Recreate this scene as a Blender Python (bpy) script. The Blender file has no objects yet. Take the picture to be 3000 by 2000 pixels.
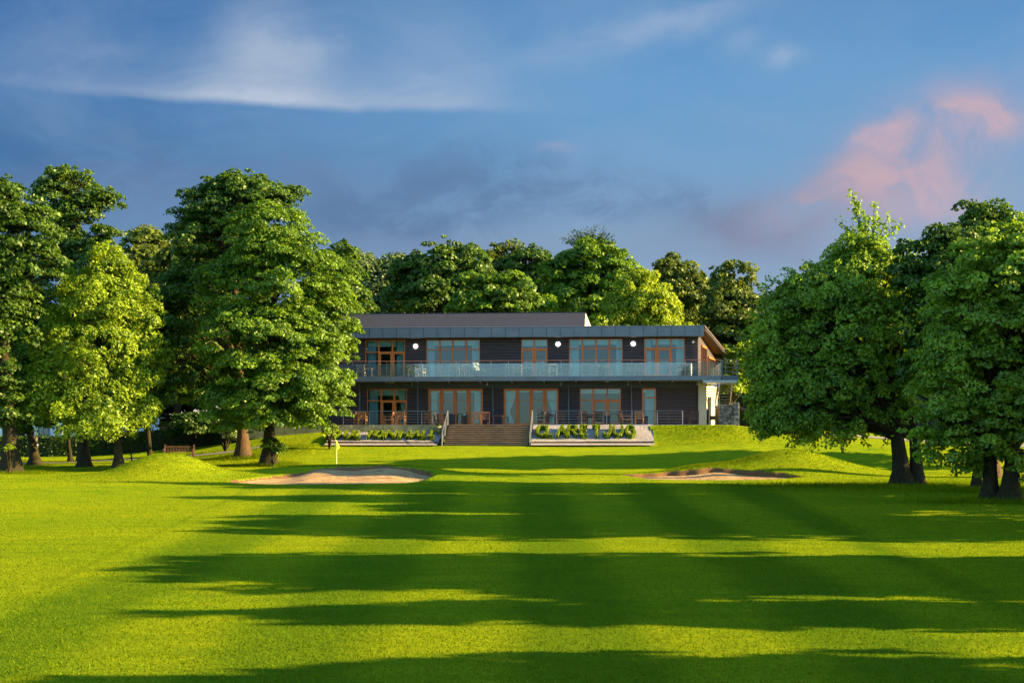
import bpy, math, random
import numpy as np
from mathutils import Vector, Matrix
random.seed(7)
RNG = np.random.default_rng(11)
scene = bpy.context.scene
COL = scene.collection
R = math.radians
CAMZ = 2.3
F = 3750.0

# ---------------------------------------------------------------- helpers
def P(u, v, D):
    return ((u - 1500) / F * D, D, CAMZ + (1300 - v) / F * D)

def tag(o, label=None, cat=None, group=None, kind=None):
    if label: o['label'] = label
    if cat: o['category'] = cat
    if group: o['group'] = group
    if kind: o['kind'] = kind
    return o

def empty(name, loc=(0, 0, 0), rz=0.0, label=None, cat=None, group=None):
    o = bpy.data.objects.new(name, None)
    COL.objects.link(o)
    o.location = loc
    o.rotation_euler = (0, 0, rz)
    o.empty_display_size = 0.3
    return tag(o, label, cat, group)

def link(name, me, mat, parent=None):
    o = bpy.data.objects.new(name, me)
    COL.objects.link(o)
    if mat is not None:
        for m in (mat if isinstance(mat, (list, tuple)) else [mat]):
            me.materials.append(m)
    if parent is not None:
        o.parent = parent
    return o

def copy_tree(o, parent=None):
    c = o.copy()
    COL.objects.link(c)
    c.parent = parent
    for ch in list(o.children):
        copy_tree(ch, c)
    return c

class MB:
    def __init__(s):
        s.v = []; s.f = []; s.m = []
    def add(s, vs, fs, m=0):
        b = len(s.v)
        s.v.extend([tuple(p) for p in vs])
        for f in fs:
            s.f.append(tuple(b + i for i in f)); s.m.append(m)
        return s
    def box(s, x0, x1, y0, y1, z0, z1, m=0):
        vs = [(x0,y0,z0),(x1,y0,z0),(x1,y1,z0),(x0,y1,z0),(x0,y0,z1),(x1,y0,z1),(x1,y1,z1),(x0,y1,z1)]
        return s.add(vs, [(0,3,2,1),(4,5,6,7),(0,1,5,4),(1,2,6,5),(2,3,7,6),(3,0,4,7)], m)
    def bar(s, a, b, w, h=None, m=0):
        """square bar from a to b"""
        h = h or w
        a = Vector(a); b = Vector(b); d = (b - a).normalized()
        up = Vector((0,0,1)) if abs(d.z) < .95 else Vector((0,1,0))
        s1 = d.cross(up).normalized() * w/2; s2 = s1.cross(d).normalized() * h/2
        vs = [a-s1-s2,a+s1-s2,a+s1+s2,a-s1+s2,b-s1-s2,b+s1-s2,b+s1+s2,b-s1+s2]
        return s.add(vs, [(0,1,2,3),(7,6,5,4),(0,4,5,1),(1,5,6,2),(2,6,7,3),(3,7,4,0)], m)
    def tube(s, pts, rads, n=8, m=0, cap=True):
        pts = [Vector(p) for p in pts]
        rings = []
        d0 = (pts[1]-pts[0]).normalized()
        ref = Vector((1,0,0)) if abs(d0.x) < .9 else Vector((0,1,0))
        for i, p in enumerate(pts):
            d = (pts[min(i+1,len(pts)-1)] - pts[max(i-1,0)])
            if d.length < 1e-6: d = d0
            d.normalize()
            a = ref - d*ref.dot(d)
            if a.length < 1e-4: a = Vector((0,1,0)) - d*d.y
            a.normalize(); b = d.cross(a)
            r = rads[i]
            rings.append([p + a*(math.cos(2*math.pi*k/n)*r) + b*(math.sin(2*math.pi*k/n)*r) for k in range(n)])
        vs = [q for rg in rings for q in rg]
        fs = []
        for i in range(len(pts)-1):
            for k in range(n):
                k2 = (k+1) % n
                fs.append((i*n+k, i*n+k2, (i+1)*n+k2, (i+1)*n+k))
        if cap:
            fs.append(tuple(range(n-1,-1,-1)))
            fs.append(tuple((len(pts)-1)*n+k for k in range(n)))
        return s.add(vs, fs, m)
    def lathe(s, c, prof, n=20, m=0):
        """prof: list of (r,z) around vertical axis at c"""
        cx, cy, cz = c
        vs = []; fs = []
        for r, z in prof:
            for k in range(n):
                a = 2*math.pi*k/n
                vs.append((cx+r*math.cos(a), cy+r*math.sin(a), cz+z))
        for i in range(len(prof)-1):
            for k in range(n):
                k2 = (k+1) % n
                fs.append((i*n+k, i*n+k2, (i+1)*n+k2, (i+1)*n+k))
        fs.append(tuple(range(n-1,-1,-1))); fs.append(tuple((len(prof)-1)*n+k for k in range(n)))
        return s.add(vs, fs, m)
    def build(s, name, mat, parent=None, smooth=False, bevel=0):
        me = bpy.data.meshes.new(name)
        me.from_pydata(s.v, [], s.f)
        me.update()
        if isinstance(mat, (list, tuple)):
            me.polygons.foreach_set('material_index', s.m)
        if smooth:
            me.polygons.foreach_set('use_smooth', [True]*len(me.polygons))
        o = link(name, me, mat, parent)
        if bevel:
            b = o.modifiers.new('b', 'BEVEL'); b.width = bevel; b.segments = 2; b.limit_method = 'ANGLE'
        return o

# ---------------------------------------------------------------- materials
def new_mat(name):
    m = bpy.data.materials.new(name); m.use_nodes = True
    nt = m.node_tree
    for n in list(nt.nodes): nt.nodes.remove(n)
    return m, nt, nt.nodes.new('ShaderNodeOutputMaterial')

def N(nt, typ, **kw):
    n = nt.nodes.new(typ)
    ins = kw.pop('ins', {})
    for k, v in kw.items(): setattr(n, k, v)
    for k, v in ins.items():
        if hasattr(v, 'is_output') or isinstance(v, bpy.types.NodeSocket): nt.links.new(v, n.inputs[k])
        else: n.inputs[k].default_value = v
    return n

def ramp(nt, fac, stops):
    r = N(nt, 'ShaderNodeValToRGB')
    el = r.color_ramp.elements
    while len(el) < len(stops): el.new(0.5)
    for e, (p, c) in zip(el, stops):
        e.position = p; e.color = (c[0], c[1], c[2], 1) if isinstance(c, (tuple, list)) else (c, c, c, 1)
    nt.links.new(fac, r.inputs[0])
    return r.outputs[0]

def mixc(nt, fac, a, b, blend='MIX'):
    n = N(nt, 'ShaderNodeMix', data_type='RGBA', blend_type=blend)
    for key, val in ((0, fac), (6, a), (7, b)):
        if isinstance(val, bpy.types.NodeSocket): nt.links.new(val, n.inputs[key])
        elif key == 0: n.inputs[0].default_value = val
        else: n.inputs[key].default_value = (val[0], val[1], val[2], 1)
    return n.outputs[2]

def M(nt, op, a, b=None, c=None, clamp=False):
    n = N(nt, 'ShaderNodeMath', operation=op, use_clamp=clamp)
    for i, val in enumerate((a, b, c)):
        if val is None: continue
        if isinstance(val, bpy.types.NodeSocket): nt.links.new(val, n.inputs[i])
        else: n.inputs[i].default_value = val
    return n.outputs[0]

def noise(nt, vec, scale, detail=4, rough=0.55, dist=0.0):
    n = N(nt, 'ShaderNodeTexNoise', ins={'Scale': scale, 'Detail': detail, 'Roughness': rough, 'Distortion': dist})
    if vec is not None: nt.links.new(vec, n.inputs['Vector'])
    return n.outputs[0]

def mapping(nt, vec, scale=(1,1,1), rot=(0,0,0)):
    return N(nt, 'ShaderNodeMapping', ins={'Vector': vec, 'Scale': scale, 'Rotation': rot}).outputs[0]

def simple(name, c1, c2=None, rough=0.7, scale=6, stretch=(1,1,1), bump=0.15, spec=0.4, metal=0.0, bscale=None):
    m, nt, out = new_mat(name)
    tc = N(nt, 'ShaderNodeTexCoord').outputs['Object']
    v = mapping(nt, tc, stretch)
    f = noise(nt, v, scale, 5)
    c2 = c2 or tuple(x*0.7 for x in c1)
    col = ramp(nt, f, [(0.3, c2), (0.7, c1)])
    b = N(nt, 'ShaderNodeBsdfPrincipled', ins={'Base Color': col, 'Roughness': rough, 'Metallic': metal})
    b.inputs['Specular IOR Level'].default_value = spec
    if bump:
        f2 = noise(nt, v, bscale or scale*4, 4)
        bp = N(nt, 'ShaderNodeBump', ins={'Strength': bump, 'Distance': 0.02, 'Height': f2})
        nt.links.new(bp.outputs[0], b.inputs['Normal'])
    nt.links.new(b.outputs[0], out.inputs[0])
    return m

def leaf_mat(name, dark, light, trans=0.35, gloss=0.06):
    m, nt, out = new_mat(name)
    at = N(nt, 'ShaderNodeAttribute', attribute_name='tone').outputs['Fac']
    col = ramp(nt, at, [(0.0, dark), (0.55, tuple((a+b)/2 for a, b in zip(dark, light))), (1.0, light)])
    d = N(nt, 'ShaderNodeBsdfDiffuse', ins={'Color': col})
    tcol = mixc(nt, 1.0, col, (1.15, 1.1, 0.35), 'MULTIPLY')
    t = N(nt, 'ShaderNodeBsdfTranslucent', ins={'Color': tcol})
    mx = N(nt, 'ShaderNodeMixShader', ins={0: trans, 1: d.outputs[0], 2: t.outputs[0]})
    g = N(nt, 'ShaderNodeBsdfGlossy', ins={'Color': (0.75, 0.8, 0.6, 1), 'Roughness': 0.5})
    m2 = N(nt, 'ShaderNodeMixShader', ins={0: gloss, 1: mx.outputs[0], 2: g.outputs[0]})
    nt.links.new(m2.outputs[0], out.inputs[0])
    return m

L_BRIGHT = leaf_mat('leaf_bright', (0.0743, 0.1432, 0.0063), (0.3608, 0.4627, 0.0103), 0.42, .03)
L_SYC = leaf_mat('leaf_sycamore', (0.037, 0.0898, 0.0051), (0.1895, 0.3052, 0.0084), 0.4, .03)
L_MID = leaf_mat('leaf_mid', (0.0232, 0.0588, 0.0058), (0.1079, 0.1848, 0.0098), .38, .03)
L_DARK = leaf_mat('leaf_dark', (0.0168, 0.0459, 0.0083), (0.0655, 0.1224, 0.0143), .3, .02)
L_YEL = leaf_mat('leaf_yellow', (0.131, 0.204, 0.007), (0.3931, 0.4692, 0.0119), 0.45, .03)
L_GREY = leaf_mat('leaf_grey', (0.0561, 0.0994, 0.0306), (0.1684, 0.2295, 0.0669), .3, .03)
L_OLIVE = leaf_mat('leaf_olive', (0.043, 0.0728, 0.0097), (0.1622, 0.1976, 0.0146), .35, .03)
L_BOX = leaf_mat('leaf_box', (0.0842, 0.153, 0.0058), (0.3182, 0.3876, 0.0095), .35, .02)
L_RIGHT = leaf_mat('leaf_right', (0.0699, 0.1452, 0.0121), (0.3684, 0.5201, 0.029), 0.48, .03)

def bark_mat(name, c1, c2):
    m, nt, out = new_mat(name)
    tc = N(nt, 'ShaderNodeTexCoord').outputs['Object']
    v = mapping(nt, tc, (6, 6, 1.2))
    f = noise(nt, v, 2.2, 6, 0.65)
    f3 = noise(nt, tc, 0.9, 3)
    col = ramp(nt, f, [(0.32, c2), (0.62, c1)])
    col = mixc(nt, M(nt, 'MULTIPLY', f3, 0.5), col, (0.03, 0.045, 0.012))
    b = N(nt, 'ShaderNodeBsdfPrincipled', ins={'Base Color': col, 'Roughness': 0.95})
    b.inputs['Specular IOR Level'].default_value = 0.08
    bp = N(nt, 'ShaderNodeBump', ins={'Strength': 0.9, 'Distance': 0.06, 'Height': f})
    nt.links.new(bp.outputs[0], b.inputs['Normal'])
    nt.links.new(b.outputs[0], out.inputs[0])
    return m
BARK = bark_mat('bark', (0.05, 0.03, 0.018), (0.012, 0.008, 0.006))
BARK_SUNLIT = bark_mat('bark_sunlit', (0.14, 0.075, 0.042), (0.04, 0.02, 0.012))  # lighter orange copy of the bark: low sun on the trunk put into its colour

CLAD = simple('dark_cladding', (0.066, 0.038, 0.032), (0.03, 0.018, 0.017), 0.7, 3, (0.25, 1, 8), 0.3, 0.45)
ZINC = simple('zinc_panel', (0.16, 0.165, 0.175), (0.12, 0.125, 0.135), 0.5, 1.2, (1,1,1), 0.05, 0.5, 0.15)
ZINC_D = simple('zinc_band', (0.045, 0.05, 0.055), (0.03, 0.034, 0.04), 0.5, 1.2, (1,1,1), 0.05, 0.5, 0.2)
GREYM = simple('grey_steel', (0.09, 0.11, 0.13), None, 0.4, 5, (1,1,1), 0.05, 0.5, 0.4)
STEEL = simple('brushed_steel', (0.42, 0.38, 0.36), None, 0.35, 8, (1,1,1), 0.05, 0.5, 0.8)
TILE = simple('roof_tile', (0.048, 0.044, 0.05), (0.03, 0.028, 0.033), 0.6, 4, (0.5, 3, 3), 0.3)
TIMBER = simple('orange_timber', (0.68, 0.17, 0.02), (0.5, 0.11, 0.013), 0.5, 3, (3, 3, .5), 0.1)
CREAM = simple('cream_render', (0.5, 0.42, 0.29), (0.42, 0.35, 0.24), 0.85, 2.5, (1,1,.5), 0.2)
SOFFIT = simple('timber_soffit', (0.075, 0.045, 0.033), (0.04, 0.022, 0.018), 0.6, 3, (6,.5,1), 0.2)
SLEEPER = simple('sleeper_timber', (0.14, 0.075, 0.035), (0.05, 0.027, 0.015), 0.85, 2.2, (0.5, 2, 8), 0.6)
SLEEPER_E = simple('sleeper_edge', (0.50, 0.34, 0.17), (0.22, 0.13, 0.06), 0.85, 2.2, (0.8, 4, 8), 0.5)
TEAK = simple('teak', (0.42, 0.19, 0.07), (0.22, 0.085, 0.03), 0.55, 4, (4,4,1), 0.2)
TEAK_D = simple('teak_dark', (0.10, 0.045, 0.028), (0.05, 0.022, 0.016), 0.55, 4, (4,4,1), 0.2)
TEAK_G = simple('teak_weathered', (0.33, 0.27, 0.2), (0.17, 0.13, 0.1), 0.75, 4, (4,4,1), 0.2)
BENCHW = simple('bench_timber', (0.13, 0.065, 0.035), (0.07, 0.032, 0.02), 0.7, 4, (.6,4,4), 0.3)
DARKP = simple('dark_planter', (0.02, 0.022, 0.03), None, 0.4, 4)
WHITE = simple('white_paint', (0.78, 0.78, 0.76), (0.66, 0.66, 0.64), 0.6, 4)
CONC = simple('mossy_concrete', (0.55, 0.43, 0.19), (0.27, 0.2, 0.08), 0.9, 1.6, (1,1,2.2), 0.5)
PAVE = simple('paving', (0.30, 0.27, 0.23), (0.2, 0.18, 0.15), 0.85, 2)
CURT = simple('curtain_cloth', (0.45, 0.66, 0.64), (0.36, 0.55, 0.54), 0.9, 8, (4,1,.3), 0.1)
BLIND = simple('blind_cloth', (0.66, 0.8, 0.68), (0.58, 0.74, 0.62), 0.8, 8)
INTER = simple('interior_plaster', (0.17, 0.21, 0.22), (0.12, 0.16, 0.18), 0.9, 1)
PATHM = simple('path_tarmac', (0.22, 0.19, 0.16), (0.13, 0.115, 0.1), 0.9, 3, (1,1,1), 0.4)
YEL = simple('yellow_cloth', (0.85, 0.72, 0.02), (0.75, 0.62, 0.02), 0.7, 6)
POLE = simple('pale_pole', (0.75, 0.72, 0.35), None, 0.5, 6)
BRICK = simple('brick', (0.34, 0.15, 0.09), (0.2, 0.09, 0.055), 0.9, 9, (1,1,2), 0.5)
SLATE = simple('pale_roof', (0.42, 0.42, 0.44), (0.3, 0.3, 0.33), 0.7, 6)
BLUE = simple('blue_band', (0.05, 0.07, 0.25), None, 0.5, 4)

def gravel_mat():
    m, nt, out = new_mat('pale_gravel')
    tc = N(nt, 'ShaderNodeTexCoord').outputs['Object']
    vo = N(nt, 'ShaderNodeTexVoronoi', ins={'Scale': 16.0, 'Vector': tc})
    big = noise(nt, tc, 1.6, 4)
    c = ramp(nt, vo.outputs['Color'], [(0.1, (0.17, 0.14, 0.115)), (0.45, (0.28, 0.235, 0.2)), (0.9, (0.40, 0.35, 0.31))])
    c = mixc(nt, ramp(nt, big, [(0.45, 0.0), (0.7, 0.55)]), c, (0.26, 0.20, 0.10))
    b = N(nt, 'ShaderNodeBsdfPrincipled', ins={'Base Color': c, 'Roughness': 0.9})
    bp = N(nt, 'ShaderNodeBump', ins={'Strength': 0.8, 'Distance': 0.04, 'Height': vo.outputs['Distance']})
    nt.links.new(bp.outputs[0], b.inputs['Normal'])
    nt.links.new(b.outputs[0], out.inputs[0])
    return m
GRAVEL = gravel_mat()

def stone_mat():
    m, nt, out = new_mat('rubble_stone')
    tc = N(nt, 'ShaderNodeTexCoord').outputs['Object']
    v = mapping(nt, tc, (1.0, 1.0, 1.7))
    vo = N(nt, 'ShaderNodeTexVoronoi', feature='F1', ins={'Scale': 3.6, 'Vector': v})
    ed = N(nt, 'ShaderNodeTexVoronoi', feature='DISTANCE_TO_EDGE', ins={'Scale': 3.6, 'Vector': v})
    c = ramp(nt, vo.outputs['Color'], [(0.15, (0.09, 0.075, 0.065)), (0.5, (0.2, 0.165, 0.13)), (0.9, (0.34, 0.29, 0.22))])
    c = mixc(nt, ramp(nt, ed.outputs['Distance'], [(0.0, 1.0), (0.06, 0.0)]), c, (0.06, 0.05, 0.045))
    b = N(nt, 'ShaderNodeBsdfPrincipled', ins={'Base Color': c, 'Roughness': 0.9})
    bp = N(nt, 'ShaderNodeBump', ins={'Strength': 0.8, 'Distance': 0.05, 'Height': ed.outputs['Distance']})
    nt.links.new(bp.outputs[0], b.inputs['Normal'])
    nt.links.new(b.outputs[0], out.inputs[0])
    return m
STONE = stone_mat()

def glass_mat(name, tint, refl, rough=0.02, milky=0.0):
    m, nt, out = new_mat(name)
    t = N(nt, 'ShaderNodeBsdfTransparent', ins={'Color': (*tint, 1)})
    g = N(nt, 'ShaderNodeBsdfGlossy', ins={'Color': (0.85, 0.92, 1.0, 1), 'Roughness': rough})
    fr = N(nt, 'ShaderNodeFresnel', ins={'IOR': 1.5}).outputs[0]
    f = M(nt, 'ADD', fr, refl, clamp=True)
    mx = N(nt, 'ShaderNodeMixShader', ins={0: f, 1: t.outputs[0], 2: g.outputs[0]})
    last = mx.outputs[0]
    if milky:
        d = N(nt, 'ShaderNodeBsdfDiffuse', ins={'Color': (0.6, 0.66, 0.66, 1)})
        last = N(nt, 'ShaderNodeMixShader', ins={0: milky, 1: last, 2: d.outputs[0]}).outputs[0]
    nt.links.new(last, out.inputs[0])
    return m
GLASS = glass_mat('window_glass', (0.60, 0.76, 0.76), 0.025)
BGLASS = glass_mat('balustrade_glass', (0.88, 0.92, 0.92), 0.02, 0.03, 0.075)

def lamp_mat():
    m, nt, out = new_mat('lamp_glow')
    e = N(nt, 'ShaderNodeEmission', ins={'Color': (1, 0.97, 0.92, 1), 'Strength': 1.3})
    nt.links.new(e.outputs[0], out.inputs[0])
    return m
LAMP = lamp_mat()

def sand_mat():
    m, nt, out = new_mat('bunker_sand')
    tc = N(nt, 'ShaderNodeTexCoord').outputs['Object']
    a = noise(nt, mapping(nt, tc, (0.8, 1.2, 1)), 1.3, 6, 0.7)
    b_ = noise(nt, tc, 9, 5, 0.7)
    c = ramp(nt, a, [(0.35, (0.19, 0.095, 0.03)), (0.55, (0.36, 0.215, 0.075)), (0.72, (0.50, 0.34, 0.13))])
    c = mixc(nt, ramp(nt, b_, [(0.3, 0.55), (0.5, 0.0)]), c, (0.17, 0.09, 0.045))
    b = N(nt, 'ShaderNodeBsdfPrincipled', ins={'Base Color': c, 'Roughness': 0.95})
    h = M(nt, 'ADD', noise(nt, tc, 3, 5, .6), M(nt, 'MULTIPLY', b_, 0.5))
    bp = N(nt, 'ShaderNodeBump', ins={'Strength': 0.8, 'Distance': 0.15, 'Height': h})
    nt.links.new(bp.outputs[0], b.inputs['Normal'])
    nt.links.new(b.outputs[0], out.inputs[0])
    return m
SAND = sand_mat()

def grass_mat():
    m, nt, out = new_mat('mown_grass')
    geo = N(nt, 'ShaderNodeTexCoord').outputs['Object']
    sep = N(nt, 'ShaderNodeSeparateXYZ', ins={0: geo})
    x, y = sep.outputs[0], sep.outputs[1]
    big = noise(nt, mapping(nt, geo, (0.6, 1, 1)), 0.12, 4)
    mid = noise(nt, mapping(nt, geo, (0.5, 1.3, 1)), 1.1, 5, 0.65)
    fine = noise(nt, mapping(nt, geo, (1.0, 1.5, 1)), 9, 6, 0.75)
    vfine = noise(nt, mapping(nt, geo, (1.0, 1.2, 1)), 42, 3, 0.8)
    c = ramp(nt, fine, [(0.28, (0.10, 0.17, 0.006)), (0.5, (0.20, 0.265, 0.007)), (0.72, (0.33, 0.36, 0.008))])
    c = mixc(nt, ramp(nt, mid, [(0.34, 0.75), (0.6, 0.0)]), c, (0.085, 0.17, 0.008))
    c = mixc(nt, ramp(nt, big, [(0.4, 0.0), (0.7, 0.5)]), c, (0.33, 0.325, 0.007))
    c = mixc(nt, ramp(nt, vfine, [(0.35, 0.45), (0.55, 0.0)]), c, (0.045, 0.09, 0.003))
    # mowing stripes down the fairway, fading out in the rough and the green
    wob = M(nt, 'MULTIPLY', M(nt, 'SUBTRACT', noise(nt, geo, 0.35, 2), 0.5), 0.9)
    sx = M(nt, 'ADD', M(nt, 'DIVIDE', x, M(nt, 'ADD', 1.0, M(nt, 'MULTIPLY', y, 0.012))), wob)
    st = M(nt, 'SINE', M(nt, 'MULTIPLY', sx, 2.2))
    st = ramp(nt, M(nt, 'ADD', M(nt, 'MULTIPLY', st, 0.5), 0.5), [(0.25, 0.0), (0.75, 1.0)])
    edge = M(nt, 'ADD', 7.2, M(nt, 'MULTIPLY', M(nt, 'SUBTRACT', y, 18), 0.13))
    ins = ramp(nt, M(nt, 'SUBTRACT', edge, M(nt, 'ABSOLUTE', x)), [(0.0, 0.0), (0.35, 1.0)])
    far = ramp(nt, M(nt, 'DIVIDE', y, 100.0), [(0.60, 1.0), (0.72, 0.0)])
    msk = M(nt, 'MULTIPLY', ins, far)
    c = mixc(nt, M(nt, 'MULTIPLY', M(nt, 'MULTIPLY', st, msk), 0.6), c, (0.03, 0.10, 0.006))
    ln = M(nt, 'SUBTRACT', M(nt, 'ABSOLUTE', x), edge)
    ln = ramp(nt, M(nt, 'ABSOLUTE', M(nt, 'ADD', ln, M(nt, 'MULTIPLY', wob, 0.15))), [(0.0, 1.0), (0.16, 0.0)])
    c = mixc(nt, M(nt, 'MULTIPLY', M(nt, 'MULTIPLY', ln, far), 0.35), c, (0.06, 0.10, 0.004))
    soil = N(nt, 'ShaderNodeAttribute', attribute_name='soil').outputs['Fac']
    sf = ramp(nt, M(nt, 'ADD', soil, M(nt, 'MULTIPLY', M(nt, 'SUBTRACT', noise(nt, geo, 5, 5, .7), .5), 0.9)), [(0.42, 0.0), (0.62, 1.0)])
    c = mixc(nt, sf, c, (0.17, 0.09, 0.04))
    b = N(nt, 'ShaderNodeBsdfPrincipled', ins={'Base Color': c, 'Roughness': 0.95})
    b.inputs['Specular IOR Level'].default_value = 0.0
    h = M(nt, 'ADD', M(nt, 'MULTIPLY', fine, 0.6), M(nt, 'MULTIPLY', vfine, 0.3))
    h = M(nt, 'ADD', h, M(nt, 'MULTIPLY', mid, 0.5))
    bp = N(nt, 'ShaderNodeBump', ins={'Strength': 0.75, 'Distance': 0.16, 'Height': h})
    nt.links.new(bp.outputs[0], b.inputs['Normal'])
    nt.links.new(b.outputs[0], out.inputs[0])
    return m
GRASS = grass_mat()

# ---------------------------------------------------------------- terrain
XC = np.array([-400,-60,-32,-24,-18,-13.9,-13.6,0,9.75,9.95,16,22,32,60,400.])
YR = np.array([-120,0,45,60,66,72,77,82,86,90.7,91.0,94.2,100,130,200,900.])
ZT = np.array([
 [0]*15,
 [0]*15,
 [0]*15,
 [.15]*15,
 [.3]*15,
 [.5,.5,.5,.5,.55,.6,.6,.62,.62,.62,.6,.5,.5,.5,.5],
 [.55,.55,.55,.55,.5,.5,.5,.6,.62,.62,.6,.5,.5,.5,.5],
 [.7,.7,.7,.75,.8,.8,.8,.78,.8,.8,.9,.8,.7,.7,.7],
 [.85,.85,.85,1.0,1.3,1.32,1.3,1.28,1.3,1.3,1.5,1.4,1.1,1,1],
 [1.0,1.0,1.05,1.45,2.1,2.2,2.17,2.15,2.2,2.2,2.4,2.2,1.7,1.5,1.5],
 [1.02,1.02,1.07,1.47,2.12,2.22,2.19,2.17,2.22,2.22,2.42,2.22,1.72,1.52,1.52],
 [1.3,1.3,1.3,1.8,2.85,3.2,2.2,2.2,2.2,3.68,3.66,3.0,2.2,2,2],
 [1.6,1.6,1.6,2.2,3.0,3.3,2.2,2.2,2.2,3.69,3.67,3.4,2.8,2.5,2.5],
 [2.4,2.4,2.4,2.6,3.0,3.2,3.2,3.4,3.4,3.6,3.7,3.7,3.4,3,3],
 [4.]*15,
 [8.]*15])

def pchip_cols(y):
    """monotone cubic along y for every column: returns (len(y), ncol)"""
    y = np.asarray(y, float)
    h = np.diff(YR); d = np.diff(ZT, axis=0)/h[:, None]
    m = np.zeros_like(ZT)
    for k in range(1, len(YR)-1):
        same = d[k-1]*d[k] > 0
        w1 = 2*h[k]+h[k-1]; w2 = h[k]+2*h[k-1]
        with np.errstate(divide='ignore', invalid='ignore'):
            hm = (w1+w2)/(w1/d[k-1]+w2/d[k])
        m[k] = np.where(same, hm, 0)
    i = np.clip(np.searchsorted(YR, y, side='right')-1, 0, len(YR)-2)
    t = ((y-YR[i])/h[i])[:, None]; t = np.clip(t, 0, 1); hh = h[i][:, None]
    return ((1+2*t)*(1-t)**2)*ZT[i] + (t*(1-t)**2)*hh*m[i] + (t*t*(3-2*t))*ZT[i+1] + (t*t*(t-1))*hh*m[i+1]

TAN = math.tan(R(4))
def base_ground(x, y):
    x = np.asarray(x, float); y = np.asarray(y, float)
    w = np.clip((y-72)/16, 0, 1)
    xs = np.clip(x, -60, 60)
    yl = y + xs*TAN*w
    sh = x.shape
    x1 = x.ravel(); y1 = yl.ravel()
    C = pchip_cols(y1)
    j = np.clip(np.searchsorted(XC, x1, side='right')-1, 0, len(XC)-2)
    t = np.clip((x1-XC[j])/(XC[j+1]-XC[j]), 0, 1)
    wide = (XC[j+1]-XC[j]) > 1.0
    t = np.where(wide, t, t)
    z = C[np.arange(len(x1)), j]*(1-t) + C[np.arange(len(x1)), j+1]*t
    z = z.reshape(sh)
    g = lambda cx, cy, sx, sy, h, p=2: h*np.exp(-(np.abs((x-cx)/sx)**p + np.abs((y-cy)/sy)**2))
    z = z + g(-18.9, 70.5, 2.7, 2.6, 1.22, 2.3)          # left mound
    z = z + g(-22.5, 70, 3.5, 3, 0.12)
    z = z + g(15.8, 74.0, 3.3, 2.8, 1.32, 2.2)           # right mound
    z = z + g(19.8, 74.5, 3.0, 2.8, 0.35)
    z = z + g(-9.5, 73.4, 5.6, 1.5, 0.50, 4)             # lip behind left bunker
    z = z + g(10.8, 73.2, 2.1, 1.6, 0.42)                # lip behind right bunker
    z = z + 0.035*np.sin(x*.31+y*.17)*np.sin(y*.23-x*.11)
    return z

def bunker_sdf(x, y, k):
    """signed distance-like, negative inside"""
    if k == 0:
        xs = [-14.6, -13.2, -11, -8, -5.6, -4.75, -4.35]
        fr = [66.8, 65.7, 65.1, 65.4, 66.1, 67.4, 70.3]
        bk = [67.9, 70.6, 72.2, 72.9, 72.7, 72.2, 71.0]
    else:
        xs = [6.3, 7.2, 9, 11, 13, 14.4, 15.6]
        fr = [70.6, 68.2, 67.6, 67.6, 68.0, 68.6, 69.3]
        bk = [71.2, 71.8, 72.0, 71.9, 71.2, 70.2, 69.6]
    f = np.interp(x, xs, fr); b = np.interp(x, xs, bk)
    wob = 0.12*np.sin(x*2.3)+0.07*np.sin(x*5.1+1)
    d = np.maximum(f-y, y-(b+wob))
    d = np.maximum(d, np.maximum(xs[0]-x, x-xs[-1]))
    return d, f, b

def sand_z(x, y, k):
    d, f, b = bunker_sdf(x, y, k)
    zf = base_ground(x, f); zb = base_ground(x, b)
    t = np.clip((y-f)/np.maximum(b-f, .2), -0.1, 1.1)
    top = zb - (0.17 if k == 0 else 0.24)
    s = t**1.6 if k == 0 else t**1.4
    s = np.sign(t)*np.abs(t)**(1.5)
    z = (zf-0.06)*(1-s) + top*s - 0.25*np.clip(t, 0, 1)*(1-np.clip(t, 0, 1))
    z = z + 0.05*np.sin(x*1.7+.5)*np.clip(t, 0, 1)
    if k == 0:
        z = z + 0.14*np.exp(-((x+11.2)/.8)**2)*np.clip(t,0,1) - .1*np.exp(-((x+5.2)/.7)**2)*np.clip(t,0,1)
    return z

def ground(x, y):
    z = base_ground(x, y)
    soil = np.zeros_like(z)
    for k in (0, 1):
        box = (np.asarray(x) > -16) & (np.asarray(x) < 17)
        d, f, b = bunker_sdf(x, y, k)
        sz = sand_z(x, y, k) - 0.10
        t = np.clip((d+0.12)/0.34, 0, 1); t = t*t*(3-2*t)
        near = d < 0.25
        z = np.where(near, sz*(1-t) + z*t, z)
        soil = np.where((d < 0.16) & (d > -0.5), 1.0, soil)
        if k == 1:
            soil = np.where((d < 0.22) & (d > -0.4) & (y > f+1.2), 1.0, soil)
    return z, soil

def gz(x, y):
    z, _ = ground(np.array([float(x)]), np.array([float(y)]))
    return float(z[0])

def spaced(segs):
    out = []
    for a, b, n in segs:
        out += list(np.linspace(a, b, n, endpoint=False))
    out.append(segs[-1][1])
    return np.array(out)

gx = spaced([(-600,-120,12),(-120,-40,30),(-40,-26,45),(-26,26,300),(26,40,45),(40,120,30),(120,600,12)])
gx = np.unique(np.sort(np.append(gx, [9.75, 9.95, -13.9, -13.6])))
gy = spaced([(-120,4,30),(4,60,170),(60,64,16),(64,76,110),(76,97,110),(97,140,50),(140,1000,40)])
X, Y = np.meshgrid(gx, gy)
Z, SO = ground(X, Y)
nx, ny = len(gx), len(gy)
verts = np.stack([X.ravel(), Y.ravel(), Z.ravel()], 1)
idx = np.arange(nx*ny).reshape(ny, nx)
faces = np.stack([idx[:-1, :-1].ravel(), idx[:-1, 1:].ravel(), idx[1:, 1:].ravel(), idx[1:, :-1].ravel()], 1)

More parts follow.
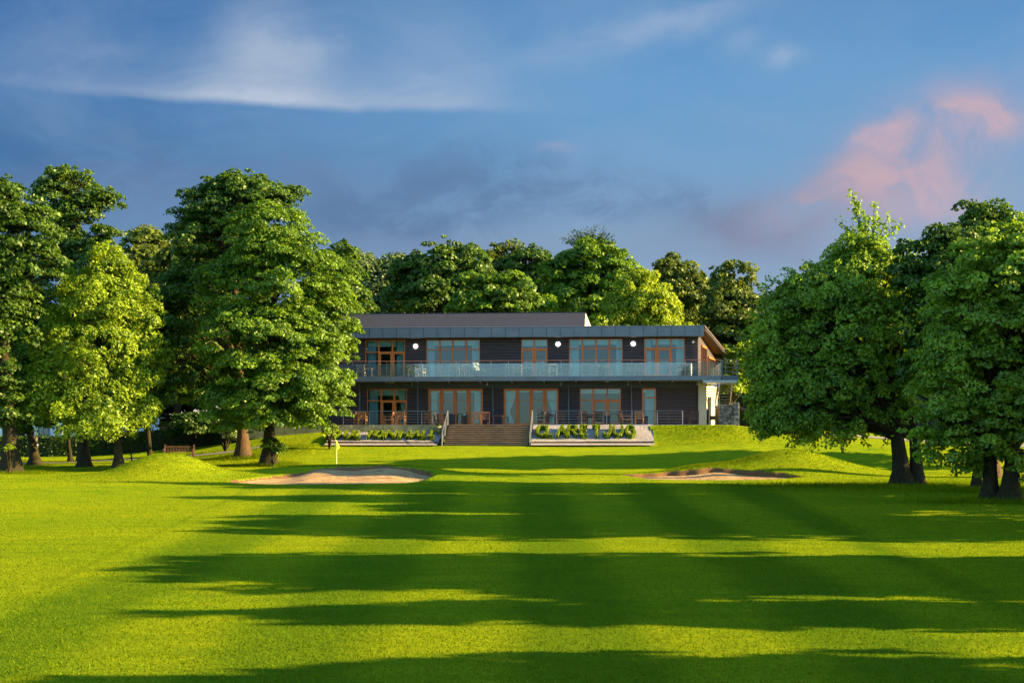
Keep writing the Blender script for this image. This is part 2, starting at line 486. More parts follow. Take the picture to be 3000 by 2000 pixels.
def np_mesh(name, verts, faces, smooth=False):
    me = bpy.data.meshes.new(name)
    nv, nf = len(verts), len(faces); k = faces.shape[1]
    me.vertices.add(nv); me.vertices.foreach_set('co', verts.astype(np.float32).ravel())
    me.loops.add(nf*k); me.loops.foreach_set('vertex_index', faces.astype(np.int32).ravel())
    me.polygons.add(nf)
    me.polygons.foreach_set('loop_start', np.arange(0, nf*k, k, dtype=np.int32))
    me.polygons.foreach_set('loop_total', np.full(nf, k, dtype=np.int32))
    if smooth: me.polygons.foreach_set('use_smooth', np.ones(nf, dtype=bool))
    me.update(calc_edges=True)
    return me

me = np_mesh('ground', verts, faces, True)
a = me.attributes.new('soil', 'FLOAT', 'POINT'); a.data.foreach_set('value', SO.ravel().astype(np.float32))
g = link('ground', me, GRASS); tag(g, kind='structure')

for k, (x0, x1, y0, y1, lab) in enumerate([(-15, -4, 64.6, 73.4, 'wide sand bunker with a ragged brown lip below the yellow flag'),
                                      (5.9, 16, 67.0, 72.6, 'narrow sand bunker under a grassy brown bank at the foot of the right mound')]):
    xs = np.linspace(x0, x1, 120); ys = np.linspace(y0, y1, 80)
    A, B = np.meshgrid(xs, ys)
    d, f, b = bunker_sdf(A, B, k)
    Zs = sand_z(A, B, k)
    keep = d < 0.22
    ids = np.arange(A.size).reshape(A.shape)
    fc = np.stack([ids[:-1,:-1].ravel(), ids[:-1,1:].ravel(), ids[1:,1:].ravel(), ids[1:,:-1].ravel()], 1)
    fk = keep.ravel()[fc].all(1)
    me = np_mesh('sand_bunker', np.stack([A.ravel(), B.ravel(), Zs.ravel()], 1), fc[fk], True)
    o = link('sand_bunker', me, SAND)
    tag(o, lab, 'sand bunker', 'sand bunkers beside the green')

# ---------------------------------------------------------------- foliage
def leaves_mesh(name, C, Nn, S, T):
    n = len(C)
    Nn = Nn/np.linalg.norm(Nn, axis=1, keepdims=True)
    rv = RNG.normal(size=(n, 3)); A = np.cross(Nn, rv); A /= np.linalg.norm(A, axis=1, keepdims=True)+1e-9
    B = np.cross(Nn, A)
    s = S[:, None]
    fold = s*0.22*Nn
    v = np.empty((n, 4, 3))
    v[:, 0] = C + A*s*0.62
    v[:, 1] = C + B*s*0.42 - fold
    v[:, 2] = C - A*s*0.62
    v[:, 3] = C - B*s*0.42 - fold
    me = np_mesh(name, v.reshape(-1, 3), np.arange(n*4).reshape(n, 4))
    a = me.attributes.new('tone', 'FLOAT', 'FACE'); a.data.foreach_set('value', np.clip(T, 0, 1).astype(np.float32))
    return me

def sph(n):
    d = RNG.normal(size=(n, 3)); return d/np.linalg.norm(d, axis=1, keepdims=True)

def crown_arrays(blobs, rc=0.9, leaf=0.24, cover=1.2, upb=0.35, clump_f=1.0, flat=0.42, inner=0.4, ragged=0.14, droop=.3, jit=.6):
    """blobs: (c(3), r(3)). Leaf sprays (flattened pads) spread through each blob's outer half."""
    Cs, Ns, Ss, Ts, CC = [], [], [], [], []
    for (c, r) in blobs:
        c = np.array(c); r = np.array(r)
        area = 4*math.pi*((r[0]*r[1])**1.6/3 + (r[0]*r[2])**1.6/3 + (r[1]*r[2])**1.6/3)**(1/1.6)
        nc = max(6, int(clump_f*area/(rc*rc*1.25)))
        d = sph(nc)
        d[:, 2] = np.where(d[:, 2] < -0.6, -d[:, 2], d[:, 2])
        rad = np.where(RNG.random(nc) < inner, RNG.uniform(0.45, 0.85, nc), RNG.uniform(0.86, 1.04, nc))
        ph = RNG.uniform(0, 6.28, 4); kk = RNG.normal(0, 3.0, (4, 3))
        lump = sum(np.sin(d @ kk[q] + ph[q]) for q in range(4))/4
        rad = rad*(1 + lump*ragged*1.8)
        cc = c + d*r*rad[:, None]
        for i in range(nc):
            big = RNG.random() < .62
            q = rc*(RNG.uniform(0.7, 1.25) if big else RNG.uniform(.28, .55))
            if not big: cc[i] += d[i]*rc*RNG.uniform(.1, .6)
            n = int(cover*1.3*math.pi*q*q/(leaf*leaf*0.5))+6
            e = sph(n)*np.cbrt(RNG.uniform(.25, 1, n))[:, None]
            e[:, 2] = np.abs(e[:, 2])*np.where(RNG.random(n) < 0.75, 1, -0.8)
            p = e*np.array([q, q, q*flat])*RNG.uniform(0.75, 1.25, 3)
            hd = np.array([d[i, 0], d[i, 1]])
            out_ = p[:, 0]*hd[0]+p[:, 1]*hd[1]
            p[:, 2] -= droop*(out_*.6 + (p[:, 0]**2 + p[:, 1]**2)/q*.8)
            p = cc[i] + p
            nn = e*0.7 + d[i]*0.45 + np.array([0, 0, upb]) + RNG.normal(0, jit, (n, 3))
            Cs.append(p); Ns.append(nn)
            Ss.append(leaf*RNG.uniform(0.6, 1.35, n))
            Ts.append(RNG.normal(0.45, 0.15) + RNG.normal(0, 0.14, n) + 0.1*e[:, 2])
        CC.append(cc)
    return np.concatenate(Cs), np.concatenate(Ns), np.concatenate(Ss), np.concatenate(Ts), np.concatenate(CC)

def trunk_mesh(mb, base, top, r0, lean=0.0, flare=1.95, n=12):
    bx, by, bz = base; tx, ty, tz = top
    pts = []; rads = []
    H = tz-bz
    for i in range(14):
        t = i/13
        tt = t**1.3
        x = bx+(tx-bx)*t**2.2 + lean*math.sin(t*math.pi) + 0.05*math.sin(t*9+bx)
        y = by+(ty-by)*t**2.2 + 0.05*math.cos(t*7+by)
        z = bz-0.3+(H+0.3)*tt
        h = z-bz
        r = r0*(1-0.72*t)*(1 + (flare-1)*math.exp(-max(h, 0)/(r0*1.3)))
        pts.append((x, y, z)); rads.append(r)
    mb.tube(pts, rads, n)
    return pts, rads

def make_tree(name, label, blobs_px, base_u, D, r0, mat, top_v=None, rc=0.9, leaf=0.24, cover=1.15, bark=None, lean=0.0,
              group=None, cat='tree', limbs=26, stems=None, depth=0.9, world_base=None, **kw):
    """blobs_px: (u, v, ru, rv[, dD]) in photo pixels at distance D"""
    if world_base: bx, by = world_base
    else: bx = (base_u-1500)/F*D; by = D
    bz = gz(bx, by)
    root = empty(name, (bx, by, bz), 0, label, cat, group)
    blobs = []
    for b in blobs_px:
        u, v, ru, rv = b[:4]; dd = b[4] if len(b) > 4 else 0.0
        c = P(u, v, D+dd); k = (D+dd)/F
        blobs.append(((c[0]-bx, c[1]-by, c[2]-bz), (ru*k, max(ru, rv*.55)*k*depth, rv*k)))
    C, Nn, S, T, CC = crown_arrays(blobs, rc, leaf, cover, **kw)
    ok = C[:, 2] > 0.5
    me = leaves_mesh('crown', C[ok], Nn[ok], S[ok], T[ok])
    cr = link('crown', me, mat, root)
    mb = MB()
    big = max(blobs, key=lambda b: b[1][0]*b[1][2])
    tops = big[0]
    zt = max(b[0][2]+b[1][2]*0.4 for b in blobs)
    for (dx, dy, rr, ln) in (stems or [(0, 0, r0, lean)]):
        b0 = (dx, dy, gz(bx+dx, by+dy)-bz)
        pts, rads = trunk_mesh(mb, b0, (tops[0]*.7+dx*.5, tops[1]*.7, zt), rr, ln)
        sel = RNG.choice(len(CC), min(limbs, len(CC)), replace=False)
        for s in sel:
            q = CC[s]
            # leave the trunk below the clump
            zs = max(q[2]-np.hypot(q[0], q[1])*0.75, zt*0.16 + 0.6)
            i = int(np.argmin([abs(p[2]-zs) for p in pts])); i = min(max(i, 2), len(pts)-2)
            p0 = Vector(pts[i]); p1 = Vector(q)
            mid = p0.lerp(p1, 0.5) + Vector((RNG.normal(0, .25), RNG.normal(0, .25), 0.12*(p1-p0).length))
            m1 = p0.lerp(mid, .5) + Vector((RNG.normal(0, .1), RNG.normal(0, .1), .05))
            m2 = mid.lerp(p1, .5) + Vector((RNG.normal(0, .15), RNG.normal(0, .15), .1))
            ra = min(rads[i]*0.5, 0.05+0.022*(p1-p0).length)
            mb.tube([p0, m1, mid, m2, p1], [ra, ra*.8, ra*.6, ra*.4, ra*.15], 6, cap=False)
    mb.build('trunk', bark or BARK, root, smooth=True)
    return root

GL = 'trees of the left-hand grove'
GB = 'trees rising behind the clubhouse'
GR = 'trees along the right edge of the fairway'
GO = 'trees standing right of the frame'

# --- left grove
make_tree('sycamore_tree', 'large sycamore with bright lower crown left of the clubhouse, shrub at its foot',
    [(790, 720, 140, 110, -.5), (830, 850, 185, 130, -1), (690, 880, 110, 120), (930, 960, 115, 120, -.5), (760, 1010, 165, 110, -2.5), (900, 1090, 135, 100, -2),
     (985, 1000, 62, 70), (700, 1130, 95, 90, -3), (830, 1160, 130, 80, -3), (960, 1165, 70, 75, -.5), (640, 1190, 55, 55, -3), (780, 1225, 70, 40, -3.5), (700, 1235, 60, 38, -2), (880, 1225, 70, 35, -1.5)], 785, 84, 0.42, L_SYC, rc=0.68, leaf=0.15, cover=.82, limbs=40, group=GL)
make_tree('sycamore_tree', 'tallest dark-crowned sycamore rising behind the bright one, trunk lit on its right side',
    [(690, 560, 110, 50), (770, 590, 100, 50), (850, 575, 50, 25), (620, 610, 100, 60), (545, 680, 55, 30), (600, 640, 60, 50), (660, 700, 130, 80), (560, 880, 100, 120, 2), (640, 820, 90, 140, 1),
     (540, 1020, 80, 110, 2), (600, 1110, 60, 70, 2)], 710, 88, 0.42, L_MID, rc=0.7, leaf=0.175, cover=.75, bark=BARK_SUNLIT, limbs=80, group=GL)
make_tree('maple_tree', 'bright yellow-green maple with a low full crown behind the left mound',
    [(330, 820, 70, 100), (300, 900, 130, 100), (230, 930, 90, 110), (380, 940, 90, 100), (280, 1050, 175, 110), (400, 1090, 85, 100), (180, 1060, 80, 90, -1), (250, 1180, 150, 80, -1),
     (380, 1200, 95, 75, -.5), (160, 1170, 90, 80, -1), (300, 1250, 120, 42, -1.5), (430, 1230, 35, 40)], 345, 80, 0.30, L_BRIGHT, rc=0.46, leaf=0.13, cover=.85, limbs=50, group=GL, upb=.1, flat=1.15, droop=0, ragged=.2, clump_f=.75)
make_tree('broadleaf_tree', 'tall dark tree at the left edge of the photo with a massive flared trunk',
    [(20, 600, 90, 70), (60, 690, 120, 90), (-40, 640, 120, 110), (90, 770, 100, 70), (-60, 800, 120, 120), (20, 870, 90, 60), (-90, 950, 120, 120), (40, 960, 70, 80), (-20, 1090, 80, 90), (-30, 1220, 75, 70), (40, 1200, 45, 70)], 30, 77, 0.5, L_MID, rc=0.6, leaf=0.18, cover=.72, limbs=70, group=GL)
make_tree('broadleaf_tree', 'tall open-branched tree with a high flat crown and a bare forked trunk against the sky',
    [(205, 540, 85, 42), (160, 570, 70, 40), (300, 590, 62, 32), (240, 620, 70, 35), (175, 650, 60, 45), (190, 720, 70, 50), (310, 680, 40, 20), (250, 760, 110, 70), (180, 840, 120, 80)], 245, 92, 0.36, L_MID, rc=0.6, leaf=0.19, cover=.68, limbs=80, group=GL, lean=-.3)
make_tree('broadleaf_tree', 'dark green tree whose low leafy skirt hangs at the left border beside the hedge',
    [(0, 1080, 110, 120), (70, 1130, 70, 90), (-60, 1180, 120, 90), (60, 1060, 80, 60), (20, 1230, 70, 50), (100, 1220, 50, 45)], 100, 88, 0.33, L_SYC, rc=0.75, leaf=0.22, cover=1.0, group=GL, limbs=24)
make_tree('broadleaf_tree', 'slim tree with a curved leaning trunk between the maple and the bench',
    [(470, 1010, 70, 80), (440, 1110, 70, 70), (500, 920, 70, 90), (520, 1150, 50, 60)], 443, 86, 0.2, L_MID, rc=0.7, leaf=0.22, cover=.9, lean=-.35, group=GL)
make_tree('broadleaf_tree', 'upright tree with a straight dark trunk under the bright maple crown',
    [(200, 1010, 90, 80), (240, 1130, 100, 80), (180, 1180, 60, 60)], 245, 85, 0.34, L_SYC, rc=0.8, leaf=0.23, cover=.9, group=GL)
make_tree('broadleaf_tree', 'small twin-stemmed tree in front of the dark hedge',
    [(215, 1180, 60, 60), (250, 1230, 50, 35)], 216, 93, 0.16, L_MID, rc=0.6, leaf=0.2, cover=.9, group=GL, stems=[(-.25, 0, .17, -.1), (.25, .1, .13, .15)])
make_tree('sapling_tree', 'thin pale-stemmed sapling behind the left mound', [(386, 1230, 22, 28)], 386, 82, 0.07, L_MID, rc=0.4, leaf=0.18, cover=.9, group=GL, limbs=8)
# dark belt behind the left grove
for (u, v, ru, rv, D, mat, lab) in [
    (520, 900, 120, 170, 104, L_OLIVE, 'brown-green twiggy tree filling the gap between maple and sycamores'),
    (430, 830, 110, 130, 112, L_OLIVE, 'olive tree far back above the maple crown'),
    (560, 1110, 110, 90, 112, L_DARK, 'dark low-crowned tree standing behind the bench'),
    (60, 1010, 130, 150, 106, L_DARK, 'dark tree filling the left edge behind the maple'),
    (330, 1130, 150, 110, 114, L_DARK, 'dark shady tree deep behind the maple'),
    (720, 1060, 130, 130, 116, L_DARK, 'dark tree behind the pair of sycamores'),
    (850, 1080, 110, 120, 116, L_DARK, 'dark tree behind the left end of the clubhouse'),
    (985, 860, 75, 120, 108, L_MID, 'dense green conifer-like tree just left of the clubhouse roof'),
    (-120, 900, 160, 200, 100, L_DARK, 'dark tree mostly outside the left border')]:
    make_tree('broadleaf_tree', lab, [(u, v, ru, rv), (u-ru*.5, v+rv*.5, ru*.8, rv*.7), (u+ru*.5, v+rv*.45, ru*.8, rv*.7), (u+ru*.1, v-rv*.6, ru*.6, rv*.6)],
              u, D, 0.35, mat, rc=1.1, leaf=0.3, cover=1.05, group=GL, limbs=26)

# --- behind the clubhouse
def bt(lab, blobs, u, D, mat, **kw):
    kw.setdefault('rc', .95); kw.setdefault('leaf', 0.27); kw.setdefault('cover', 1.0); kw.setdefault('limbs', 24)
    make_tree('broadleaf_tree', lab, blobs, u, D, 0.4, mat, group=GB, **kw)
bt('hazy grey-green willow-like tree above the left end of the clubhouse roof', [(1090, 860, 75, 90), (1150, 830, 60, 65), (1040, 830, 60, 90), (1120, 900, 90, 60), (1180, 800, 50, 40), (1100, 815, 50, 40)], 1100, 128, L_GREY, flat=.9)
bt('broad dark green tree behind the left half of the clubhouse', [(1290, 790, 90, 75), (1220, 840, 75, 85), (1370, 800, 75, 85), (1280, 870, 130, 70)], 1290, 122, L_MID)
bt('small rusty-tinged tree top rising between two broad crowns', [(1480, 760, 55, 50), (1450, 800, 60, 60), (1500, 830, 60, 60)], 1480, 132, L_OLIVE)
bt('dark tree crown left of the big round dome', [(1560, 780, 65, 60), (1600, 830, 60, 70)], 1570, 130, L_MID)
bt('leafy light green maple close behind the middle of the clubhouse roof', [(1400, 860, 65, 65), (1500, 870, 70, 70), (1450, 900, 110, 50), (1560, 900, 60, 40), (1390, 905, 60, 40)], 1450, 114, L_SYC, rc=.9, leaf=.26)
bt('largest dome-shaped dark tree with dead twigs at its top', [(1720, 790, 100, 85), (1650, 830, 75, 80), (1800, 830, 90, 90), (1850, 880, 80, 70), (1720, 880, 120, 70)], 1730, 124, L_SYC, inner=.25)
bt('pale yellow-green feathery tree behind the right end of the flat roof', [(1870, 870, 75, 70), (1900, 910, 95, 50), (1820, 915, 60, 45), (1880, 830, 35, 35), (1800, 960, 90, 40), (1930, 965, 90, 40)], 1880, 113, L_YEL, rc=.55, leaf=.2, flat=1.0, droop=0)
bt('tree with a ragged two-lobed top right of the dome', [(1965, 790, 45, 45), (1995, 850, 70, 70), (1950, 880, 60, 60), (2040, 880, 50, 80), (2000, 940, 80, 60)], 1985, 126, L_OLIVE)
bt('upright oval tree standing right of the clubhouse', [(2150, 830, 62, 62), (2140, 900, 78, 80), (2190, 930, 60, 80), (2110, 960, 60, 70), (2150, 1000, 90, 80), (2210, 1010, 60, 90)], 2150, 118, L_OLIVE)
bt('low bright bush-like tree beside the outside staircase', [(2120, 1070, 35, 55), (2150, 1120, 50, 50), (2190, 1060, 50, 60)], 2130, 108, L_BRIGHT, rc=.6, leaf=.2)
bt('dark tree glimpsed low between clubhouse and right-hand crowns', [(2250, 1060, 90, 130), (2320, 1120, 90, 110), (2200, 1140, 60, 70)], 2270, 116, L_DARK)
# sparse dead twigs above the dome
mb = MB()
c0 = Vector(P(1725, 730, 124))
tw = empty('bare_twig_tree', (c0.x, c0.y, gz(c0.x, c0.y)), 0, 'half-bare tree whose thin twigs stick out above the largest dome', 'tree', GB)
zb = gz(c0.x, c0.y)
mb.tube([(0, 0, 0), (0.1, 0, 9), (0, 0, c0.z-zb)], [.3, .2, .1], 8)
Lc = []
for i in range(90):
    a = RNG.uniform(-1.2, 1.2); b = RNG.uniform(-.8, .8); ln = RNG.uniform(1.4, 2.4)
    p1 = Vector((math.sin(a)*ln*1.25, b*ln, c0.z-zb+math.cos(a)*ln*.95))
    p0 = Vector((math.sin(a)*.3, 0, c0.z-zb-.3))
    pm = p0.lerp(p1, .55)+Vector((RNG.normal(0, .12), RNG.normal(0, .1), .1))
    mb.tube([p0, pm, p1], [.03, .022, .012], 4, cap=False)
    for t in RNG.uniform(.5, 1.05, 9): Lc.append(p0.lerp(p1, t)+Vector(RNG.normal(0, .13, 3)))
mb.build('trunk', BARK, tw)
Lc = np.array([tuple(p) for p in Lc])
link('crown', leaves_mesh('crown', Lc, RNG.normal(size=Lc.shape), np.full(len(Lc), .15), RNG.uniform(.2, .8, len(Lc))), L_DARK, tw)
# far belt closing the horizon
for i, (u, v, ru, rv, D, lab) in enumerate([(1180, 900, 130, 60, 150, 'distant tree low behind the left end of the roof'), (1620, 900, 140, 60, 150, 'distant tree low behind the centre of the roof'),
        (2050, 990, 130, 110, 150, 'distant tree low behind the right end of the clubhouse'), (2420, 1050, 160, 140, 140, 'distant tree behind the big right-hand tree'),
        (2700, 1020, 170, 160, 135, 'distant tree behind the trunks at the right'), (2980, 1020, 170, 180, 130, 'distant tree behind the right border'),
        (2560, 1180, 160, 60, 128, 'low distant tree seen under the right-hand branches'), (2850, 1200, 160, 60, 124, 'low distant bushy tree at the far right')]):
    make_tree('broadleaf_tree', lab, [(u, v, ru, rv), (u-ru*.7, v+rv*.4, ru*.7, rv*.7), (u+ru*.7, v+rv*.4, ru*.7, rv*.7)], u, D, 0.4, L_DARK, rc=1.5, leaf=0.5, cover=1.1, group=GB, limbs=10)

# --- right side
RT = make_tree('cherry_tree', 'big spreading tree with drooping low branches and a spiky open top, right of the clubhouse',
    [(2500, 830, 110, 110), (2400, 880, 130, 90), (2590, 860, 110, 110), (2300, 920, 100, 90, 1), (2480, 960, 190, 130), (2310, 1020, 110, 110), (2620, 980, 110, 130), (2400, 1110, 180, 110), (2280, 1130, 90, 90), (2560, 1120, 120, 110),
     (2350, 1220, 130, 75), (2480, 1220, 120, 70), (2245, 1200, 60, 60), (2240, 1080, 55, 70), (2300, 1250, 70, 40), (2420, 1265, 90, 40), (2600, 1220, 70, 60), (2500, 740, 75, 55), (2560, 760, 70, 50)],
    2660, 63, 0.42, L_RIGHT, rc=0.46, leaf=0.13, cover=.75, limbs=110, group=GR, upb=.2, flat=.6, droop=.55, ragged=.23, clump_f=.85, stems=[(-.25, 0, .42, -.2), (.35, .1, .34, .2)])
# spire sprigs at its top
def sprigs(root, mat, bundles, D, leaf, lt=.2):
    off = Vector(root.location)
    for (u0, v0, u1, v1) in bundles:
        p0 = Vector(P(u0, v0, D)) - off; p1 = Vector(P(u1, v1, D)) - off
        mid = p0.lerp(p1, .5) + Vector((RNG.normal(0, .1), RNG.normal(0, .3), .05))
        mb = MB(); mb.tube([p0, mid, p1], [.05, .03, .012], 5, cap=False)
        br_ = mb.build('branch', BARK, root)
        L = (p1-p0).length; pts = []
        for t in np.arange(0, 1.02, .17/L):
            c = (p0.lerp(mid, t*2) if t < .5 else mid.lerp(p1, t*2-1))
            for k in range(8): pts.append(c + Vector(RNG.normal(0, lt*(1.15-.55*t), 3)))
        a = np.array([tuple(p) for p in pts])
        link('foliage', leaves_mesh('foliage', a, RNG.normal(size=a.shape)+np.array([0, 0, .4]), leaf*RNG.uniform(.7, 1.2, len(a)), RNG.uniform(.2, .9, len(a))), mat, br_)
sprigs(RT, L_RIGHT, [(2530, 800, 2497, 565), (2540, 760, 2510, 590), (2550, 780, 2562, 600), (2545, 740, 2460, 650), (2550, 760, 2600, 640), (2560, 740, 2636, 655), (2520, 790, 2452, 715), (2520, 700, 2570, 640),
      (2590, 800, 2700, 725), (2560, 780, 2668, 715), (2480, 800, 2400, 770), (2400, 850, 2290, 785), (2460, 820, 2360, 775), (2340, 880, 2250, 815), (2300, 900, 2230, 840), (2500, 720, 2530, 620),
      (2280, 950, 2195, 905), (2260, 1000, 2175, 985), (2250, 1040, 2165, 1050), (2250, 1090, 2172, 1110), (2250, 1140, 2180, 1165), (2260, 1190, 2190, 1225), (2280, 1240, 2215, 1275), (2330, 1250, 2300, 1312),
      (2400, 1260, 2370, 1318), (2450, 1260, 2470, 1325), (2520, 1250, 2545, 1312), (2590, 1250, 2600, 1300), (2350, 860, 2320, 790), (2440, 820, 2425, 752), (2390, 840, 2345, 780), (2620, 800, 2640, 740)], 63, .16)
make_tree('broadleaf_tree', 'nearest big tree at the right border with glossy mid-green leaves',
    [(2900, 800, 130, 110), (2990, 760, 110, 120), (2850, 930, 130, 130), (2980, 960, 130, 140), (2800, 1060, 110, 110), (2920, 1110, 140, 120), (3060, 900, 130, 200), (2760, 1190, 90, 100), (2870, 1240, 130, 90), (2990, 1250, 110, 110),
     (2780, 1320, 80, 55), (2900, 1350, 85, 50), (2700, 1260, 50, 50), (3010, 1370, 60, 60), (3080, 1150, 120, 200)],
    2945, 50, 0.32, L_RIGHT, rc=0.5, leaf=0.125, cover=.72, limbs=100, group=GR, upb=.3, flat=.4, droop=.35, ragged=.23, clump_f=.85, stems=[(-.35, .5, .3, -.25), (.1, 0, .34, .1)])
make_tree('broadleaf_tree', 'lighter green tree squeezed between the two big right-hand trees',
    [(2760, 850, 90, 120), (2730, 960, 80, 110), (2700, 760, 70, 55), (2790, 730, 75, 70), (2740, 820, 70, 60), (2660, 820, 60, 60), (2700, 1080, 70, 100), (2820, 740, 60, 60)], 2860, 60, 0.2, L_MID, rc=0.5, leaf=0.16, cover=.9, limbs=30, group=GR)
make_tree('broadleaf_tree', 'tree far right with a dark tuft poking above its neighbours',
    [(2860, 640, 55, 45), (2900, 700, 90, 80), (2960, 720, 100, 80), (2830, 780, 60, 70), (2990, 850, 110, 120)], 2905, 70, 0.36, L_MID, rc=0.7, leaf=0.2, cover=.95, limbs=30, group=GR, bark=BARK_SUNLIT)
tops = [o for o in scene.objects if o.parent is None and 'dark tuft' in str(o.get('label', ''))][0]
sprigs(tops, L_DARK, [(2870, 690, 2852, 592), (2870, 660, 2880, 598), (2900, 680, 2935, 606), (2900, 690, 2955, 640), (2860, 680, 2842, 640), (2880, 690, 2905, 630)], 70, .18, .22)
lt_ = [o for o in scene.objects if o.parent is None and 'lighter green tree' in str(o.get('label', ''))][0]
sprigs(lt_, L_YEL, [(2770, 900, 2783, 775), (2760, 900, 2800, 840), (2800, 900, 2812, 860), (2640, 930, 2690, 985), (2635, 930, 2650, 950), (2730, 940, 2760, 960), (2700, 900, 2720, 870)], 52, .14, .13)


# trees right of the frame: their shade falls across the fairway
def side_tree(x, y, h, rx, ry, lab, zlow=1.6, mat=None, fill=1.0, nb=3):
    root = empty('roadside_tree', (x, y, gz(x, y)), 0, lab, 'tree', GO)
    bl = []
    zc = (zlow+h)/2
    bl.append(((0, 0, zc), (rx, ry, (h-zlow)/2)))
    for i in range(nb):
        a = RNG.uniform(0, 6.28)
        bl.append(((math.cos(a)*rx*.6, math.sin(a)*ry*.5, zc+RNG.uniform(-.3, .3)*h), (rx*.6, ry*.6, h*.22)))
    C, Nn, S, T, CC = crown_arrays(bl, 1.0, .5, 1.0*fill)
    ok = C[:, 2] > .4
    link('crown', leaves_mesh('crown', C[ok], Nn[ok], S[ok], T[ok]), mat or L_MID, root)
    mb = MB(); pts, rads = trunk_mesh(mb, (0, 0, 0), (0, 0, h*.8), .06*h*.5)
    for s in RNG.choice(len(CC), 16):
        q = CC[s]; p0 = Vector(pts[5]); p1 = Vector(q)
        mb.tube([p0, p0.lerp(p1, .5)+Vector((0, 0, .3)), p1], [.1, .07, .02], 5, cap=False)
    mb.build('trunk', BARK, root, smooth=True)
    return root
side_tree(24, 35.5, 11.3, 6, 5.6, 'large tree just outside the right border, level with the second shadow', nb=4)
side_tree(33, 45, 13.5, 6, 5, 'tall tree well outside the right border behind the first row')
side_tree(19, 21.9, 8.6, 4, 3.8, 'medium tree outside the right border shading the middle of the fairway', nb=4)
side_tree(30, 20.2, 11.0, 5, 2.8, 'tall tree outside the right border behind the medium one')
side_tree(18, 16.2, 7.6, 3, 0.5, 'slender tree outside the right border casting the narrow shadow', nb=1)
side_tree(17, 10.0, 7.5, 4, 2.6, 'nearest tree outside the right border shading the bottom of the view')
side_tree(28, 8, 12.0, 5, 3, 'tall near tree far outside the right border')
side_tree(34, 57.5, 15.0, 6, 4.0, 'tall tree behind the right-hand row shading the bunkers')
side_tree(31, 51, 14.5, 5, 3.0, 'tall narrow tree outside the right border between its two neighbours')
side_tree(35, 81.5, 16, 6, 3.0, 'tall tree far right shading the lawn before the steps')

# ---------------------------------------------------------------- shrubs, hedge
def shrub(name, lab, cat, u, v, ru, rv, D, mat, leaf=.16, rc=.45, group=None, cover=1.2):
    x, y, z = P(u, v, D); k = D/F
    zb = gz(x, y)
    root = empty(name, (x, y, zb), 0, lab, cat, group)
    C, Nn, S, T, CC = crown_arrays([((0, 0, z-zb), (ru*k, ru*k*.8, rv*k))], rc, leaf, cover, inner=.4)
    ok = C[:, 2] > 0.02
    link('foliage', leaves_mesh('foliage', C[ok], Nn[ok], S[ok], T[ok]), mat, root)
    mb = MB()
    for s in RNG.choice(len(CC), min(10, len(CC)), replace=False):
        mb.tube([(0, 0, -.1), Vector(CC[s])*.5, Vector(CC[s])], [.05, .03, .01], 5, cap=False)
    mb.build('stem', BARK, root)
    return root
shrub('shrub', 'dark leafy shrub growing at the foot of the bright sycamore', 'shrub', 796, 1310, 32, 24, 83, L_MID)
shrub('holly_bush', 'tall dark holly bush between the bench and the sycamore trunks', 'shrub', 660, 1245, 40, 60, 92, L_GREY)
shrub('shrub', 'rounded low bush at the left end of the hedge lettering', 'shrub', 965, 1262, 22, 18, 90, L_BRIGHT, .12, .3)
shrub('shrub', 'dark rounded shrub under the trees behind the bench', 'shrub', 560, 1250, 80, 35, 98, L_DARK, .2, .6)
shrub('shrub', 'leafy shoots sprouting from the big trunk at the left edge', 'shrub', 28, 1312, 14, 10, 76, L_BRIGHT, .12, .2)
shrub('shrub', 'low bush right of the staircase under the big tree', 'shrub', 2250, 1235, 45, 30, 95, L_MID, .16, .5)
shrub('shrub', 'second low bush in the shade beside the far right path', 'shrub', 2330, 1262, 55, 22, 97, L_MID, .16, .5)
# long dark hedge
def hedge(lab, pts, h, w, mat):
    x0, y0 = pts[0]
    root = empty('hedge', (x0, y0, gz(x0, y0)), 0, lab, 'hedge')
    Cs, Ns = [], []; core = MB()
    for (ax, ay), (bx_, by_) in zip(pts[:-1], pts[1:]):
        L = math.hypot(bx_-ax, by_-ay); n = int(L*h*260)
        t = RNG.random(n); side = RNG.random(n)
        z = np.where(side < .75, RNG.random(n)*h, h) ; off = np.where(side < .75, -w/2, RNG.uniform(-w/2, w/2, n)) + RNG.normal(0, .07, n)
        dx, dy = (bx_-ax)/L, (by_-ay)/L
        px = ax+(bx_-ax)*t - dy*off*-1; py = ay+(by_-ay)*t + dx*off
        gzz = base_ground(px, py)
        Cs.append(np.stack([px-x0, py-y0, gzz+z+RNG.normal(0, .05, n)-gz(x0, y0)], 1))
        Ns.append(np.where((side < .75)[:, None], np.array([0, -1, .3]), np.array([0, 0, 1.]))+RNG.normal(0, .6, (n, 3)))
        za = gz(ax, ay)-gz(x0, y0); zb_ = gz(bx_, by_)-gz(x0, y0)
        q = w/2-.1
        vs = [(ax-x0, ay-y0-q, za-.2), (bx_-x0, by_-y0-q, zb_-.2), (bx_-x0, by_-y0+q, zb_-.2), (ax-x0, ay-y0+q, za-.2)]
        vs += [(a_, b_, c_+h+.1) for a_, b_, c_ in vs]
        core.add(vs, [(0,3,2,1),(4,5,6,7),(0,1,5,4),(1,2,6,5),(2,3,7,6),(3,0,4,7)])
    C = np.concatenate(Cs); Nn = np.concatenate(Ns)
    link('foliage', leaves_mesh('foliage', C, Nn, RNG.uniform(.1, .2, len(C)), RNG.normal(.4, .18, len(C))), mat, root)
    core.build('stem', DARKP, root)
hedge('tall dark hedge far back beyond the staircase, seen under the right-hand trees', [(17, 112), (30, 110), (48, 104), (62, 96)], 3.2, 1.6, L_DARK)
